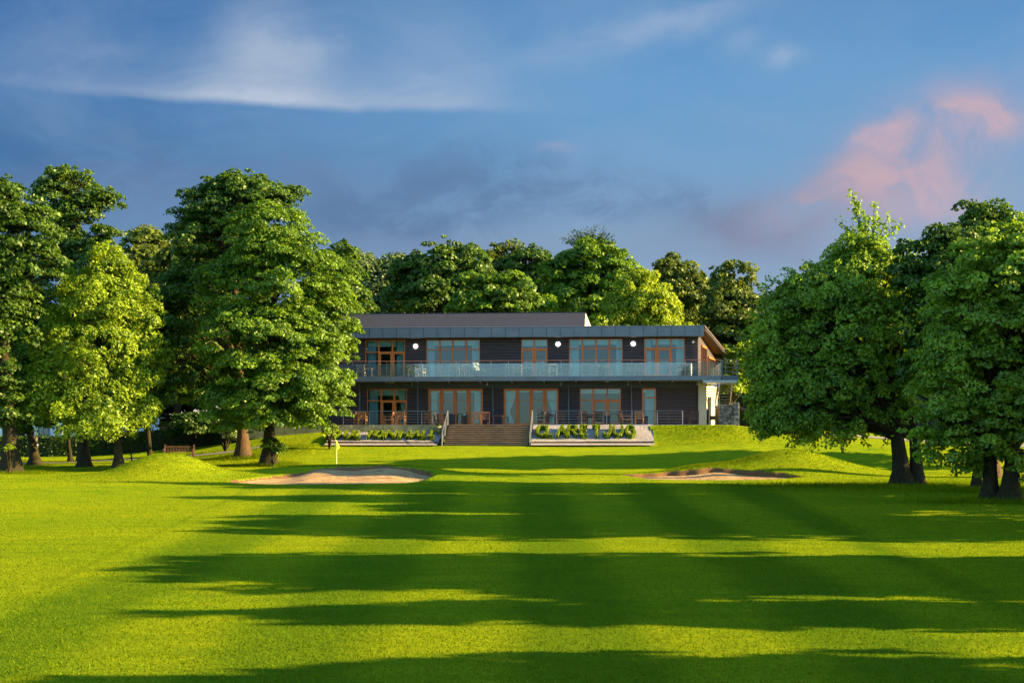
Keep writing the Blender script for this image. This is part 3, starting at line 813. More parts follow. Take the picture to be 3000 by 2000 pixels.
hedge('long dark clipped hedge running behind the left grove', [(-46, 98), (-35, 98), (-28, 99), (-20.5, 101)], 1.5, 1.0, L_DARK)

# ---------------------------------------------------------------- clubhouse
D0 = 98.7; ANG = R(4)
ca, sa = math.cos(ANG), math.sin(ANG)
def fx(u, yl=0.0):
    """local x on the plane y'=yl seen at column u"""
    k = (u-1500)/F
    # world x = x'ca + yl*sa ; world y = D0 - x'sa + yl*ca
    return (k*(D0 + yl*ca) - yl*sa)/(ca + k*sa)
def W(x, y, z=0):
    return (x*ca + y*sa, D0 - x*sa + y*ca, z)
def zv(v, yl=0.0, x=0.0):
    return CAMZ + (1300-v)/F*(D0 + yl*ca - x*sa)
TZ = 3.72      # terrace level
FZ = 7.40      # balcony level
CH = empty('clubhouse', (0, D0, 0), -ANG, 'long two-storey clubhouse with dark timber boards, orange window frames and a glass balcony', 'building')

XL = fx(845); XR = fx(2045)
# openings: (edges px), z1, ztrans, doors(cols), full-height doors flag
UP = [([1071,1110,1150,1187], {1,2}), ([1249,1289,1327,1366,1406], set()), ([1527,1565.5,1604], {0,1}), ([1667,1706,1746,1785,1824], set()), ([1887,1925,1966,2006], {0,1})]
LO = [([1076,1117,1155,1193], {1,2}), ([1255,1294,1333,1373,1415], {0,1,2,3}), ([1476,1516,1556,1596,1636], {0,1,2,3}), ([1699,1738,1779,1819], {1,2}), ([1881,1922], set())]
UZ1, UZT = 10.36, 9.60
LZ1, LZT = 6.56, 5.66
UPX = [([fx(u) for u in e], d) for e, d in UP]
LOX = [([fx(u) for u in e], d) for e, d in LO]

def boards(mb, x0, x1, z0, z1, y=0.0, pitch=0.21):
    z = z0
    while z < z1-1e-4:
        zt = min(z+pitch, z1)
        mb.add([(x0, y-.05, z+.03), (x1, y-.05, z+.03), (x1, y-.03, zt), (x0, y-.03, zt)], [(0,1,2,3)])
        mb.add([(x0, y, z), (x1, y, z), (x1, y-.05, z+.03), (x0, y-.05, z+.03)], [(0,1,2,3)])
        mb.add([(x0, y-.03, zt), (x1, y-.03, zt), (x1, y, zt), (x0, y, zt)], [(0,1,2,3)])
        z = zt
def wall_with(name, openings, z0, z1, ztop):
    mb = MB(); x = XL
    for e, d in openings:
        boards(mb, x, e[0], z0, ztop); boards(mb, e[0], e[-1], z1, ztop, 0, .17)
        mb.box(e[0]-.001, e[0]+.0, 0, .3, z0, z1)
        x = e[-1]
    boards(mb, x, XR, z0, ztop)
    # solid wall backing with depth
    x = XL
    for e, d in openings:
        mb.box(x, e[0], .003, .3, z0, ztop); mb.box(e[0], e[-1], .003, .3, z1, ztop)
        x = e[-1]
    mb.box(x, XR, .003, .3, z0, ztop)
    return mb.build(name, CLAD, CH)
w1 = wall_with('upper_wall', UPX, FZ, UZ1, 10.75)
w2 = wall_with('lower_wall', LOX, TZ-.3, LZ1, 7.1)

def curtain_mb(x0, x1, z0, z1, y, tie=None, side=1):
    """side=1: gathered toward x0, -1 toward x1"""
    mb = MB(); nx_, nz_ = 22, 12; vs = []; w = x1-x0
    for j in range(nz_+1):
        t = j/nz_; z = z0+(z1-z0)*t
        s = 1.0
        if tie: s = 0.35+0.65*min(1, abs(t-.38)/.5)**.8
        for i in range(nx_+1):
            q = i/nx_*w*s
            x = x0+q if side > 0 else x1-q
            vs.append((x, y+.035*math.sin(i*1.9)*1.0, z))
    fs = [(j*(nx_+1)+i, j*(nx_+1)+i+1, (j+1)*(nx_+1)+i+1, (j+1)*(nx_+1)+i) for j in range(nz_) for i in range(nx_)]
    return mb.add(vs, fs)

def window(edges, doors, z0, z1, zt, curtains=(), blind=.34, fullh=False, fr=.055, y=0.0, handle=True, bar=False, blind_rng=None, thin_t=False, label=None):
    mb = MB()
    x0, x1 = edges[0], edges[-1]
    y0, y1 = y-.075, y+.09
    mb.box(x0, x0+fr, y0, y1, z0, z1); mb.box(x1-fr, x1, y0, y1, z0, z1)
    mb.box(x0+fr, x1-fr, y0, y1, z1-fr, z1); mb.box(x0+fr, x1-fr, y0, y1, z0, z0+fr)
    for e in edges[1:-1]: mb.box(e-.06, e+.06, y0-.004, y1, z0+fr, z1-fr)
    n = len(edges)-1
    if not fullh:
        for i in range(n):
            a = edges[i]+(.06 if i else fr); b = edges[i+1]-(.06 if i < n-1 else fr)
            mb.box(a, b, y0+.004, y1, zt-.04, zt+.04)
    w = mb.build('window', TIMBER, CH)
    if label: w['label'] = label
    for i in range(n):
        a = edges[i]+(.06 if i else fr); b = edges[i+1]-(.06 if i < n-1 else fr)
        if i in doors:
            top = (z1-fr) if fullh else zt-.04
            s = .085 if fullh else .1
            d = MB(); yy0, yy1 = y-.085, y+.05
            g = .004
            d.box(a+g, a+s, yy0, yy1, z0+fr, top-g); d.box(b-s, b-g, yy0, yy1, z0+fr, top-g)
            d.box(a+s, b-s, yy0, yy1, top-s*1.1, top-g); d.box(a+s, b-s, yy0, yy1, z0+fr, z0+fr+.12)
            if fullh: d.box(a+s, b-s, yy0+.02, yy1-.03, zt-.016, zt+.016)
            d.build('door', TIMBER, w)
            if bar and not fullh:
                h = MB(); h.box(a+s, b-s, y+.06, y+.09, z0+1.12, z0+1.2)
                h.build('push_bar', WHITE, w)
        p = MB(); p.add([(a-.01, y+.02, z0+fr), (b+.01, y+.02, z0+fr), (b+.01, y+.02, z1-fr+.01), (a-.01, y+.02, z1-fr+.01)], [(0,1,2,3)])
        p.build('pane', GLASS, w)
    if handle and len(doors) >= 2:
        dd = sorted(doors)
        for q in range(0, len(dd)-1, 2):
            e = edges[dd[q]+1]
            h = MB(); h.tube([(e+.03, y-.13, z0+.95), (e+.03, y-.13, z0+1.15)], [.018, .018], 8); h.tube([(e+.03, y-.13, z0+1.05), (e+.03, y-.07, z0+1.05)], [.015, .015], 6)
            h.build('handle', STEEL, w)
    if blind:
        ba, bb = blind_rng or (x0+fr, x1-fr)
        m = MB(); m.box(ba, bb, y+.2, y+.215, z1-fr-blind, z1-.01); m.box(ba, bb, y+.195, y+.22, z1-fr-blind-.03, z1-fr-blind)
        m.build('blind', BLIND, w)
    for (ca0, ca1, tie, side) in curtains:
        curtain_mb(ca0, ca1, z0+.02, z1-.02, y+.32, tie, side).build('curtain', CURT, w, smooth=True)
    return w
e = UPX[0][0]; window(*UPX[0], FZ, UZ1, 9.42, [(e[0]+.1, e[0]+.8, False, 1), (e[3]-.7, e[3]-.1, False, -1)], .42, blind_rng=(e[0]+.55, e[3]-.75))
e = UPX[1][0]; window(*UPX[1], FZ, UZ1, UZT, [(e[0]+.05, e[0]+.6, False, 1), (e[4]-.65, e[4]-.08, False, -1)], .36, blind_rng=(e[0]+.5, e[4]-.45))
e = UPX[2][0]; window(*UPX[2], FZ, UZ1, 9.62, [], .42, bar=True)
e = UPX[3][0]; window(*UPX[3], FZ, UZ1, 9.62, [(e[0]+.08, e[0]+.75, False, 1), (e[4]-.5, e[4]-.05, False, -1)], .36, blind_rng=(e[0]+.75, e[4]-.45))
e = UPX[4][0]; window(*UPX[4], FZ, UZ1, 9.62, [(e[0]+.1, e[0]+.55, False, 1), (e[3]-.65, e[3]-.05, False, -1)], .38, bar=True, blind_rng=(e[0]+.65, e[3]-.45))
z0 = TZ
e = LOX[0][0]; window(*LOX[0], z0, LZ1, LZT, [(e[0]+.1, e[0]+.8, False, 1), (e[3]-.75, e[3]-.2, True, -1)], .42, blind_rng=(e[0]+.55, e[3]-.75))
e = LOX[1][0]; window(*LOX[1], z0, LZ1, LZT, [(e[0]+.2, e[0]+.65, False, 1), (e[4]-.7, e[4]-.25, False, -1)], .2, fullh=True, blind_rng=(e[0]+.6, e[4]-.5))
e = LOX[2][0]; window(*LOX[2], z0, LZ1, LZT, [(e[0]+.1, e[0]+.95, True, 1), (e[4]-1.0, e[4]-.15, True, -1)], .18, fullh=True, blind_rng=(e[0]+.7, e[4]-.9))
e = LOX[3][0]; window(*LOX[3], z0, LZ1, LZT, [], .3, bar=True)
e = LOX[4][0]; window(*LOX[4], z0, LZ1, 5.85, [(e[0]+.25, e[1]-.1, False, -1)], .2, blind_rng=(e[0]+.08, e[0]+.35), fr=.09)

# rooms behind the glass
for (a, b, n) in ((FZ+.02, 10.74, 'upper_room'), (TZ+.02, 7.04, 'lower_room')):
    mb = MB(); x0, x1, y0, y1 = XL+.3, XR-.3, .31, 6.5
    mb.add([(x0,y0,a),(x1,y0,a),(x1,y1,a),(x0,y1,a)], [(0,1,2,3)]); mb.add([(x0,y0,b),(x1,y0,b),(x1,y1,b),(x0,y1,b)], [(3,2,1,0)])
    mb.add([(x0,y1,a),(x1,y1,a),(x1,y1,b),(x0,y1,b)], [(0,1,2,3)]); mb.add([(x0,y0,a),(x0,y1,a),(x0,y1,b),(x0,y0,b)], [(0,1,2,3)]); mb.add([(x1,y0,a),(x1,y1,a),(x1,y1,b),(x1,y0,b)], [(3,2,1,0)])
    for xx in (fx(1220), fx(1445), fx(1650), fx(1850)): mb.box(xx-.1, xx+.1, .9, 6.4, a+.01, b-.01)
    for q in range(14):   # dim shapes of tables and chairs inside
        xx = x0+1+q*(x1-x0-2)/13; yy = RNG.uniform(1.2, 3.5)
        mb.box(xx-.4, xx+.4, yy, yy+.7, a+.68, a+.73); mb.box(xx-.05, xx+.05, yy+.3, yy+.4, a, a+.68)
        mb.box(xx-.3, xx+.1, yy-.5, yy-.44, a+.4, a+.95)
    mb.build(n, INTER, CH)

# roof fascia with standing seams, flat roof
FX1 = fx(2062, -.9)
mb = MB()
mb.box(XL-.4, FX1, -.9, -.8, 10.46, 11.20)
mb.box(XL-.4, FX1+.03, -.93, -.6, 11.20, 11.27)
mb.box(XL-.4, FX1, -.8, 0.28, 10.46, 10.52)
k = 0
x = FX1-.35
while x > XL-.4:
    mb.box(x-.018, x+.018, -.912, -.9, 10.46, 11.2, 1); x -= 1.05
mb.build('roof_fascia', [ZINC, ZINC_D], CH)
# roof slab, falling to the back and widening on the right
mb = MB()
top = [(XL-.4, -.6, 11.24), (FX1, -.6, 11.24), (FX1+3.3, 13, 9.75), (XL-.4, 13, 9.75)]
mb.add([*top, *[(a, b, c-.28) for a, b, c in top]], [(0,1,2,3),(7,6,5,4),(1,0,4,5),(2,1,5,6),(3,2,6,7),(0,3,7,4)])
mb.build('roof', ZINC_D, CH)
mb = MB()   # timber soffit under the splayed right eave
mb.add([(XR-.2, .31, 10.85), (FX1-.02, -.55, 10.92), (FX1+3.25, 12.9, 9.44), (XR+2.0, 12.9, 9.40)], [(3,2,1,0)])
mb.build('soffit', SOFFIT, CH)
mb = MB()   # verge gutter
mb.bar((FX1+.04, -.7, 11.24), (FX1+3.36, 13, 9.76), .1, .16)
mb.bar((FX1+.12, -.3, 11.02), (FX1+3.44, 13, 9.55), .05, .08)
mb.build('verge_trim', SOFFIT, CH)
# tiled pitched roof
mb = MB()
TX1 = fx(1713, 1.0); TX0 = XL-.4
rows = 8; y0, z0_, y1, z1_ = .2, 11.16, 5.6, 12.92
for i in range(rows):
    t0, t1 = i/rows, (i+1)/rows
    ya, za = y0+(y1-y0)*t0, z0_+(z1_-z0_)*t0; yb, zb = y0+(y1-y0)*t1, z0_+(z1_-z0_)*t1
    mb.add([(TX0, ya, za+.06), (TX1, ya, za+.06), (TX1, yb, zb), (TX0, yb, zb)], [(0,1,2,3)])
    mb.add([(TX0, ya, za-.02), (TX1, ya, za-.02), (TX1, ya, za+.06), (TX0, ya, za+.06)], [(0,1,2,3)])
mb.add([(TX0, y1, z1_), (TX1, y1, z1_), (TX1, 12, 11), (TX0, 12, 11)], [(0,1,2,3)])
mb.box(TX0, TX1, y1-.1, y1+.1, z1_-.02, z1_+.07)
mb.build('tiled_roof', TILE, CH)
mb = MB()
mb.add([(TX1+.005, .1, 10.9), (TX1+.005, 12, 10.2), (TX1+.005, 12, 11.02), (TX1+.005, y1+.4, z1_-.02), (TX1+.9, y1+.4, 10.9)], [(0,1,2,3)])
mb.add([(TX1+.01, .3, 11.25), (TX1+.01, y1, z1_), (TX1+.75, y1+.2, 11.1)], [(0,2,1)])
mb.build('gable', CREAM, CH)

# lower zinc band beneath balcony
mb = MB(); mb.box(XL, XR+.0, -.16, -.031, 6.60, 7.04)
x = XR-1.2
while x > XL: mb.box(x-.01, x+.01, -.175, -.16, 6.6, 7.04); x -= 2.1
mb.build('zinc_band', ZINC_D, CH)

# end walls on the right, splayed outward
EX, EY = XR+2.35, 11.0
def splay(f, off=0):  # point at fraction f along the end wall
    return (XR + (EX-XR)*f + off*.98, EY*f - off*.2)
mb = MB()
p0 = splay(0); p1 = splay(1)
mb.add([(p0[0]+.003, p0[1]+.0, FZ), (p1[0], p1[1], FZ), (p1[0], p1[1], 9.5), (p0[0]+.003, p0[1], 10.8)], [(0,1,2,3)])
mb.add([(p1[0], p1[1], FZ), (XL, EY, FZ), (XL, EY, 9.5), (p1[0], p1[1], 9.5)], [(0,1,2,3)])
mb.build('end_wall', CLAD, CH)
mb = MB()
mb.box(XR+.003, XR+.62, -.35, .35, TZ-.4, 7.04)
a = splay(.06, .3); b = splay(1.0, .3)
mb.add([(a[0], a[1], TZ-.4), (b[0], b[1], TZ-.4), (b[0], b[1], 7.0), (a[0], a[1], 7.0)], [(0,1,2,3)])
mb.add([(b[0], b[1], TZ-.4), (XL, EY, TZ-.4), (XL, EY, 7.0), (b[0], b[1], 7.0)], [(0,1,2,3)])
mb.build('rendered_wall', CREAM, CH)
for (f0, f1, zz0, zz1) in ((.15, .38, FZ+.02, 9.9), (.5, .85, FZ+.02, 9.3)):   # glazed screens in the end wall
    mb = MB(); A = splay(f0, .06); B = splay(f1, .06)
    for f in (f0, (f0+f1)/2, f1):
        q = splay(f, .06); mb.bar((q[0], q[1], zz0), (q[0], q[1], zz1), .14, .14)
    mb.bar((A[0], A[1], zz1), (B[0], B[1], zz1), .14, .14); mb.bar((A[0], A[1], zz0+.05), (B[0], B[1], zz0+.05), .1, .1)
    w = mb.build('window', TIMBER, CH)
    p = MB(); p.add([(A[0], A[1], zz0), (B[0], B[1], zz0), (B[0], B[1], zz1), (A[0], A[1], zz1)], [(0,1,2,3)]); p.build('pane', GLASS, w)
mb = MB(); A = splay(.3, .32); B = splay(.48, .32)
mb.add([(A[0], A[1], TZ), (B[0], B[1], TZ), (B[0], B[1], 5.9), (A[0], A[1], 5.9)], [(0,1,2,3)]); mb.bar((A[0], A[1], TZ), (A[0], A[1], 5.95), .1); mb.bar((A[0], A[1], 5.95), (B[0], B[1], 5.95), .1)
mb.build('door', DARKP, CH)

# round lamps and spot lamps
for (u, v) in ((1218, 1014), (1635, 1008), (1855, 1007)):
    x = fx(u); z = zv(v, 0, x)
    mb = MB(); mb.tube([(x, -.03, z), (x, -.08, z), (x, -.13, z)], [.175, .175, .13], 24)
    mb.build('round_lamp', LAMP, CH)
x = fx(2030); z = zv(1002, 0, x)
MB().tube([(x, -.03, z), (x, -.1, z)], [.085, .07], 16).build('small_lamp', WHITE, CH)
for u in (1037, 1207, 1427, 1643, 1840, 2043):
    x = fx(u, -1.6); mb = MB(); mb.tube([(x, -1.6, 7.04), (x, -1.6, 6.9)], [.02, .02], 6); mb.tube([(x, -1.6, 6.92), (x, -1.62, 6.72)], [.05, .08], 10)
    mb.build('spot_lamp', STEEL, CH)
for u in (1054, 1224, 1444, 1666, 1850):
    x = fx(u, -.2); mb = MB(); mb.tube([(x, -.24, 7.0), (x, -.24, TZ)], [.045, .045], 10)
    for zz in (4.4, 5.8): mb.tube([(x, -.24, zz), (x, -.24, zz+.06)], [.06, .06], 10)
    mb.build('downpipe', GREYM, CH)
for u in (1148, 1780): 
    x = fx(u, -1.2); MB().box(x-.18, x+.18, -1.3, -1.1, 6.99, 7.04).build('bulkhead_lamp', WHITE, CH)

# balcony
BYF = -2.45
BX1 = fx(2113, BYF); BX0 = fx(880, BYF)
bal = MB(); bal.box(BX0, BX1, BYF, -.035, 7.045, 7.38); bal.box(XR+.003, BX1, -.035, 10, 7.045, 7.38)
x = BX1-.9
while x > BX0: bal.box(x-.008, x+.008, BYF-.012, BYF, 7.05, 7.38); x -= 1.4
x = BX1-1.2
while x > BX0: bal.box(x-.06, x+.06, BYF+.2, -.2, 6.93, 7.045); x -= 2.4
balo = bal.build('balcony', ZINC, CH)
xs = np.linspace(BX0, BX1, int((BX1-BX0)/1.28)+1)
for i in range(len(xs)-1):
    a, b = xs[i]+.012, xs[i+1]-.012
    MB().box(a, b, BYF+.02, BYF+.035, 7.2, 8.36).build('glass_panel', BGLASS, balo)
hr = MB(); hr.tube([(BX0, BYF+.08, 8.56), (BX1, BYF+.08, 8.56), (BX1, 9.5, 8.56)], [.026]*3, 8)
hr.build('handrail', simple('warm_rail', (.45, .2, .13), None, .35, 8, metal=.6), balo)
for x in xs: MB().bar((x, BYF+.1, 7.38), (x, BYF+.1, 8.55), .035).build('balustrade_post', STEEL, balo)
sd = MB(); sd.box(BX1-.035, BX1-.02, BYF+.05, 9.5, 7.2, 8.36); sd.build('glass_panel', BGLASS, balo)

# outside staircase at the right end
sx0 = BX1+.06; sx1 = fx(2160, BYF)+.05
SC = empty('outside_staircase', W(sx0, BYF, gz(*W(sx0, BYF)[:2])), -ANG, 'dark grey steel outside staircase on a stone plinth at the right end of the clubhouse', 'staircase')
ox, oy, oz = sx0, BYF, SC.location[2]
def L_(p): return (p[0]-ox, p[1]-oy, p[2]-oz)
mb = MB(); mb.box(0, sx1-ox, 0, 2.6, 7.05-oz, 7.38-oz); mb.build('landing', GREYM, SC)
mb = MB(); mb.box(-1.4, sx1-ox+.0, -.02, 2.4, 6.86-oz, 7.04-oz); mb.build('landing_soffit', simple('pale_metal', (.5, .5, .5), None, .3, 3, metal=.7), SC)
mb = MB()
for x in (.03, .28, sx1-ox-.04): mb.bar((x, .05, 7.38-oz), (x, .05, 8.56-oz), .09 if x > .5 else .06)
for zz in (7.7, 8.0, 8.3, 8.56): mb.bar((.03, .05, zz-oz), (sx1-ox-.04, .05, zz-oz), .03)
for zz in (7.7, 8.0, 8.3, 8.56): mb.bar((sx1-ox-.04, .05, zz-oz), (sx1-ox-.04, 2.5, zz-oz), .03)
mb.build('railing', GREYM, SC)
mb = MB(); n = 9
for i in range(n):
    z = 7.2-oz-(i+1)*.21; y = 2.6+i*.27
    mb.box(.15, sx1-ox-.1, y, y+.3, z, z+.045); mb.box(-1.15, -.1, y+1, y+1.3, z, z+.045)
mb.build('tread', simple('tread_grey', (.2, .21, .22), None, .5, 5), SC)
mb = MB()
for x in (.12, sx1-ox-.08, -.08, -1.18):
    mb.bar((x, 2.5, 7.15-oz), (x, 2.6+n*.27, 7.15-oz-n*.21), .06, .26)
    mb.bar((x, 2.5, 8.2-oz), (x, 2.6+n*.27, 8.2-oz-n*.21), .04)
for i in range(8):
    y = 2.6+i*.3; mb.bar((sx1-ox-.08, y, 7.1-oz-i*.23), (sx1-ox-.08, y, 8.15-oz-i*.23), .02)
px0 = sx1-ox+.2
mb.bar((px0, 3.2, 5.25-oz), (px0+2.6, 2.6, 4.0-oz), .14, .16); mb.bar((px0, 3.2, 6.2-oz), (px0+2.6, 2.6, 4.95-oz), .05)
mb.build('stringer', GREYM, SC)
mb = MB()
for i in range(8):
    z = 5.1-oz-i*.17; x = px0+i*.3
    mb.box(x, x+.32, 2.5, 3.6, z, z+.06)
mb.build('lower_tread', SLEEPER, SC)
mb = MB(); mb.box(.02, px0+.1, 2.2, 6.2, -1.2, 5.3-oz); mb.box(px0-.3, px0+.1, 2.0, 2.2, -1.2, 5.45-oz)
mb.build('stone_plinth', STONE, SC, bevel=.03)

# ---------------------------------------------------------------- terrace, steps, beds
def lempty(name, x, y, z, label, cat, group=None, rz=0):
    return empty(name, W(x, y, z), -ANG+rz, label, cat, group)
TY = -4.7
SX0, SX1 = fx(1300, -8.1), fx(1547, -8.1)
TR = lempty('terrace', 0, 0, 0, 'raised paved terrace with a mossy concrete front wall before the clubhouse', 'terrace')
mb = MB(); mb.box(fx(700), fx(2078, TY), TY, -.04, TZ-.14, TZ); mb.build('paving', PAVE, TR)
mb = MB(); x = fx(700)
while x < SX0-.2:
    x2 = min(x+RNG.uniform(.7, .95), SX0-.12)
    mb.box(x+.012, x2-.012, TY-.06+RNG.uniform(-.015, .015), TY+.15, TZ-1.0, TZ-.0-RNG.uniform(0, .02)); x = x2
mb.build('retaining_wall', CONC, TR)
mb = MB(); mb.box(SX1+.1, fx(1914, TY), TY-.03, TY+.1, TZ-.3, TZ+.015); mb.build('kerb', simple('pale_kerb', (.6, .55, .48), None, .8, 3), TR)

ST = lempty('timber_steps', (SX0+SX1)/2, TY, 2.15, 'wide flight of weathered timber sleeper steps up to the terrace', 'steps')
hw = (SX1-SX0)/2; NS = 10; rise = (TZ-2.15)/NS
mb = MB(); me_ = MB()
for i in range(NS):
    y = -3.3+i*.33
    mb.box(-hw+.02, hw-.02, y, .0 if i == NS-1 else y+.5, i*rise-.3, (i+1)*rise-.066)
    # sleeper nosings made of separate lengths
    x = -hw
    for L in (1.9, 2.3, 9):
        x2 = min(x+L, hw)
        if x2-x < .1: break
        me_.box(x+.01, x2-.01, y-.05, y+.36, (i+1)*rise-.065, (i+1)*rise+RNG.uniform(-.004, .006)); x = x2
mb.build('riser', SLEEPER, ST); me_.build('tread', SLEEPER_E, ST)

for s, lab in ((-1, 'left sloping steel handrail beside the timber steps'), (1, 'right sloping steel handrail beside the timber steps')):
    x = (SX0 if s < 0 else SX1) + s*.12
    H = lempty('stair_handrail', x, TY-3.4, 2.15, lab, 'handrail', 'handrails flanking the timber steps')
    rz_ = TZ-2.15
    mb = MB(); mb.tube([(0, 0, .0), (0, 0, 1.0)], [.045, .045], 8); mb.tube([(0, 3.3, rz_-.2), (0, 3.3, rz_+1.05)], [.045, .045], 8); mb.tube([(0, 1.65, rz_/2-.2), (0, 1.65, rz_/2+1.0)], [.04, .04], 8)
    mb.build('post', STEEL, H)
    mb = MB(); mb.tube([(0, -.15, .95), (0, 0, 1.0), (0, 3.3, rz_+1.03)], [.035]*3, 8); mb.build('rail', STEEL, H)
    mb = MB()
    for q in (.25, .5, .75): mb.tube([(0, 0, q), (0, 3.3, rz_+q)], [.012]*2, 6)
    mb.bar((s*.05, -.1, .05), (s*.05, 3.3, rz_+.02), .05, .34)
    mb.build('infill', GREYM, H)

def railing(u0, u1, lab, group):
    x0, x1 = fx(u0, TY), fx(u1, TY)
    Rr = lempty('terrace_railing', x0, TY+.08, TZ, lab, 'railing', group)
    n = max(2, round((x1-x0)/1.9)+1)
    for x in np.linspace(0, x1-x0, n):
        MB().tube([(x, 0, 0), (x, 0, 1.0)], [.022, .022], 8).build('post', STEEL, Rr)
    mb = MB(); mb.tube([(0, 0, 1.0), (x1-x0, 0, 1.0)], [.028]*2, 8); mb.build('handrail', GREYM, Rr)
    mb = MB()
    for q in (.2, .4, .6, .8): mb.tube([(0, 0, q), (x1-x0, 0, q)], [.007]*2, 5)
    mb.build('cable', STEEL, Rr)
railing(1005, 1312, 'steel cable railing on the terrace left of the steps', 'railings along the terrace edge')
railing(1557, 2000, 'steel cable railing on the terrace right of the steps', 'railings along the terrace edge')

# planted gravel beds with hedge lettering
def bed(u0, u1, ztop, zbot, lab):
    x0, x1 = fx(u0, TY-1.5), fx(u1, TY-1.5)
    B = lempty('gravel_bed', x0, TY-.06, 0, lab, 'planting bed', 'sloping gravel beds below the terrace')
    L = x1-x0; nx_, ny_ = 80, 26; vs = []; 
    for j in range(ny_+1):
        t = j/ny_; y = -3.0*t
        for i in range(nx_+1):
            x = L*i/nx_
            z = ztop+(zbot-ztop)*(t**.9) + .035*math.sin(x*3.1+j)*math.sin(j*1.3+x)
            vs.append((x, y, z))
    fs = [(j*(nx_+1)+i, (j+1)*(nx_+1)+i, (j+1)*(nx_+1)+i+1, j*(nx_+1)+i+1) for j in range(ny_) for i in range(nx_)]
    mb = MB(); mb.add(vs, fs); 
    mb.add([(0,0,ztop),(0,-3,zbot),(0,-3,zbot-.6),(0,0,zbot-.6)], [(0,1,2,3)]); mb.add([(L,0,ztop),(L,-3,zbot),(L,-3,zbot-.6),(L,0,zbot-.6)], [(3,2,1,0)])
    mb.build('gravel', GRAVEL, B, smooth=True)
    mb = MB(); x = 0
    while x < L-.2:
        x2 = min(x+RNG.uniform(1.6, 2.4), L); dz = RNG.uniform(-.02, .02)
        mb.box(x, x2-.02, -3.0, -2.88, zbot-.3, zbot+.05+dz); x = x2
    mb.build('timber_edging', SLEEPER, B)
    mb = MB(); mb.add([(0,-3.0,zbot-.06),(L,-3.0,zbot-.06),(L,-3.75,zbot-.2),(0,-3.75,zbot-.2)], [(3,2,1,0)])
    mb.build('gravel_strip', GRAVEL, B)
    return x0, L
bl = bed(968, 1292, TZ-.55, 2.42, 'gravel bed with hedge lettering left of the timber steps')
br = bed(1560, 1914, TZ-.02, 2.42, 'gravel bed with hedge lettering right of the timber steps')

GLY = {  # strokes on a 0..1 x 0..1 grid (y up)
 'O': [[(.5,0),(.12,.15),(0,.5),(.12,.85),(.5,1),(.88,.85),(1,.5),(.88,.15),(.5,0)]],
 'U': [[(0,1),(0,.3),(.25,0),(.75,0),(1,.3),(1,1)]],
 'L': [[(0,1),(0,0),(1,0)]],
 'T': [[(0,1),(1,1)],[(.5,1),(.5,0)]],
 'N': [[(0,0),(0,1),(1,0),(1,1)]],
 'H': [[(0,0),(0,1)],[(1,0),(1,1)],[(0,.5),(1,.5)]],
 'A': [[(0,0),(.5,1),(1,0)],[(.22,.42),(.78,.42)]],
 'C': [[(1,.85),(.6,1),(.2,.9),(0,.5),(.2,.1),(.6,0),(1,.15)]],
 'R': [[(0,0),(0,1),(.8,1),(1,.78),(.8,.52),(0,.52)],[(.5,.52),(1,0)]],
 'E': [[(1,1),(0,1),(0,0),(1,0)],[(0,.5),(.8,.5)]],
 'J': [[(.9,1),(.9,.3),(.65,0),(.25,0),(0,.3)]],
 'G': [[(1,.85),(.6,1),(.2,.9),(0,.5),(.2,.1),(.6,0),(1,.15),(1,.48),(.6,.48)]],
}
ORD = {'OULTON': ['first letter O', 'letter U', 'letter L', 'letter T', 'second letter O', 'letter N'], }
def letter(ch, u, wpx, zt, zb, lab, group):
    yc = -1.5
    x = fx(u, TY+yc); w = wpx*.0225; h3 = 1.75
    slope = (zb-zt)/3.0
    zc = zt+(zb-zt)*(.5**.9)
    o = lempty('hedge_letter', x, TY-.06+yc, zc, lab, 'hedge letter', group)
    Cs = []; Ns = []; core = MB(); hh = .32; hwid = .085
    for st in GLY[ch]:
        for (ax, ay), (bx_, by_) in zip(st[:-1], st[1:]):
            a = Vector(((ax-.5)*w, (ay-.5)*h3*.92, 0)); b = Vector(((bx_-.5)*w, (by_-.5)*h3*.92, 0))
            L = (b-a).length; n = int(190*L*2)+30
            d = (b-a)/max(L, .01); pz = Vector((-d.y, d.x, 0))
            for _ in range(n):
                t = RNG.uniform(-.05, 1.05); r_ = RNG.random()
                if r_ < .4: off = RNG.uniform(-hwid, hwid); z = hh; nn = (0, 0, 1)
                else:
                    s_ = 1 if RNG.random() < .5 else -1; off = s_*hwid; z = RNG.uniform(0, hh); nn = pz*s_
                p = a + d*(t*L) + pz*off
                Cs.append((p.x+RNG.normal(0, .012), p.y+RNG.normal(0, .014), -slope*p.y*-1*-1 + z + RNG.normal(0, .025)))
                Ns.append(Vector(nn)+Vector(RNG.normal(0, .5, 3)))
            za = -slope*a.y; zb_ = -slope*b.y; q = pz*(hwid-.03)
            vs = [a-q, a+q, b+q, b-q]; zz = [za, za, zb_, zb_]
            vv = [(p.x, p.y, z-.1) for p, z in zip(vs, zz)]+[(p.x, p.y, z+hh-.03) for p, z in zip(vs, zz)]
            core.add(vv, [(0,3,2,1),(4,5,6,7),(0,1,5,4),(1,2,6,5),(2,3,7,6),(3,0,4,7)])
    C = np.array(Cs); Nn = np.array([tuple(v) for v in Ns])
    link('foliage', leaves_mesh('foliage', C, Nn, RNG.uniform(.045, .085, len(C)), RNG.normal(.55, .2, len(C))), L_BOX, o)
    core.build('hedge_core', simple_core, o)
simple_core = simple('hedge_core', (.02, .04, .008), None, .9, 8)
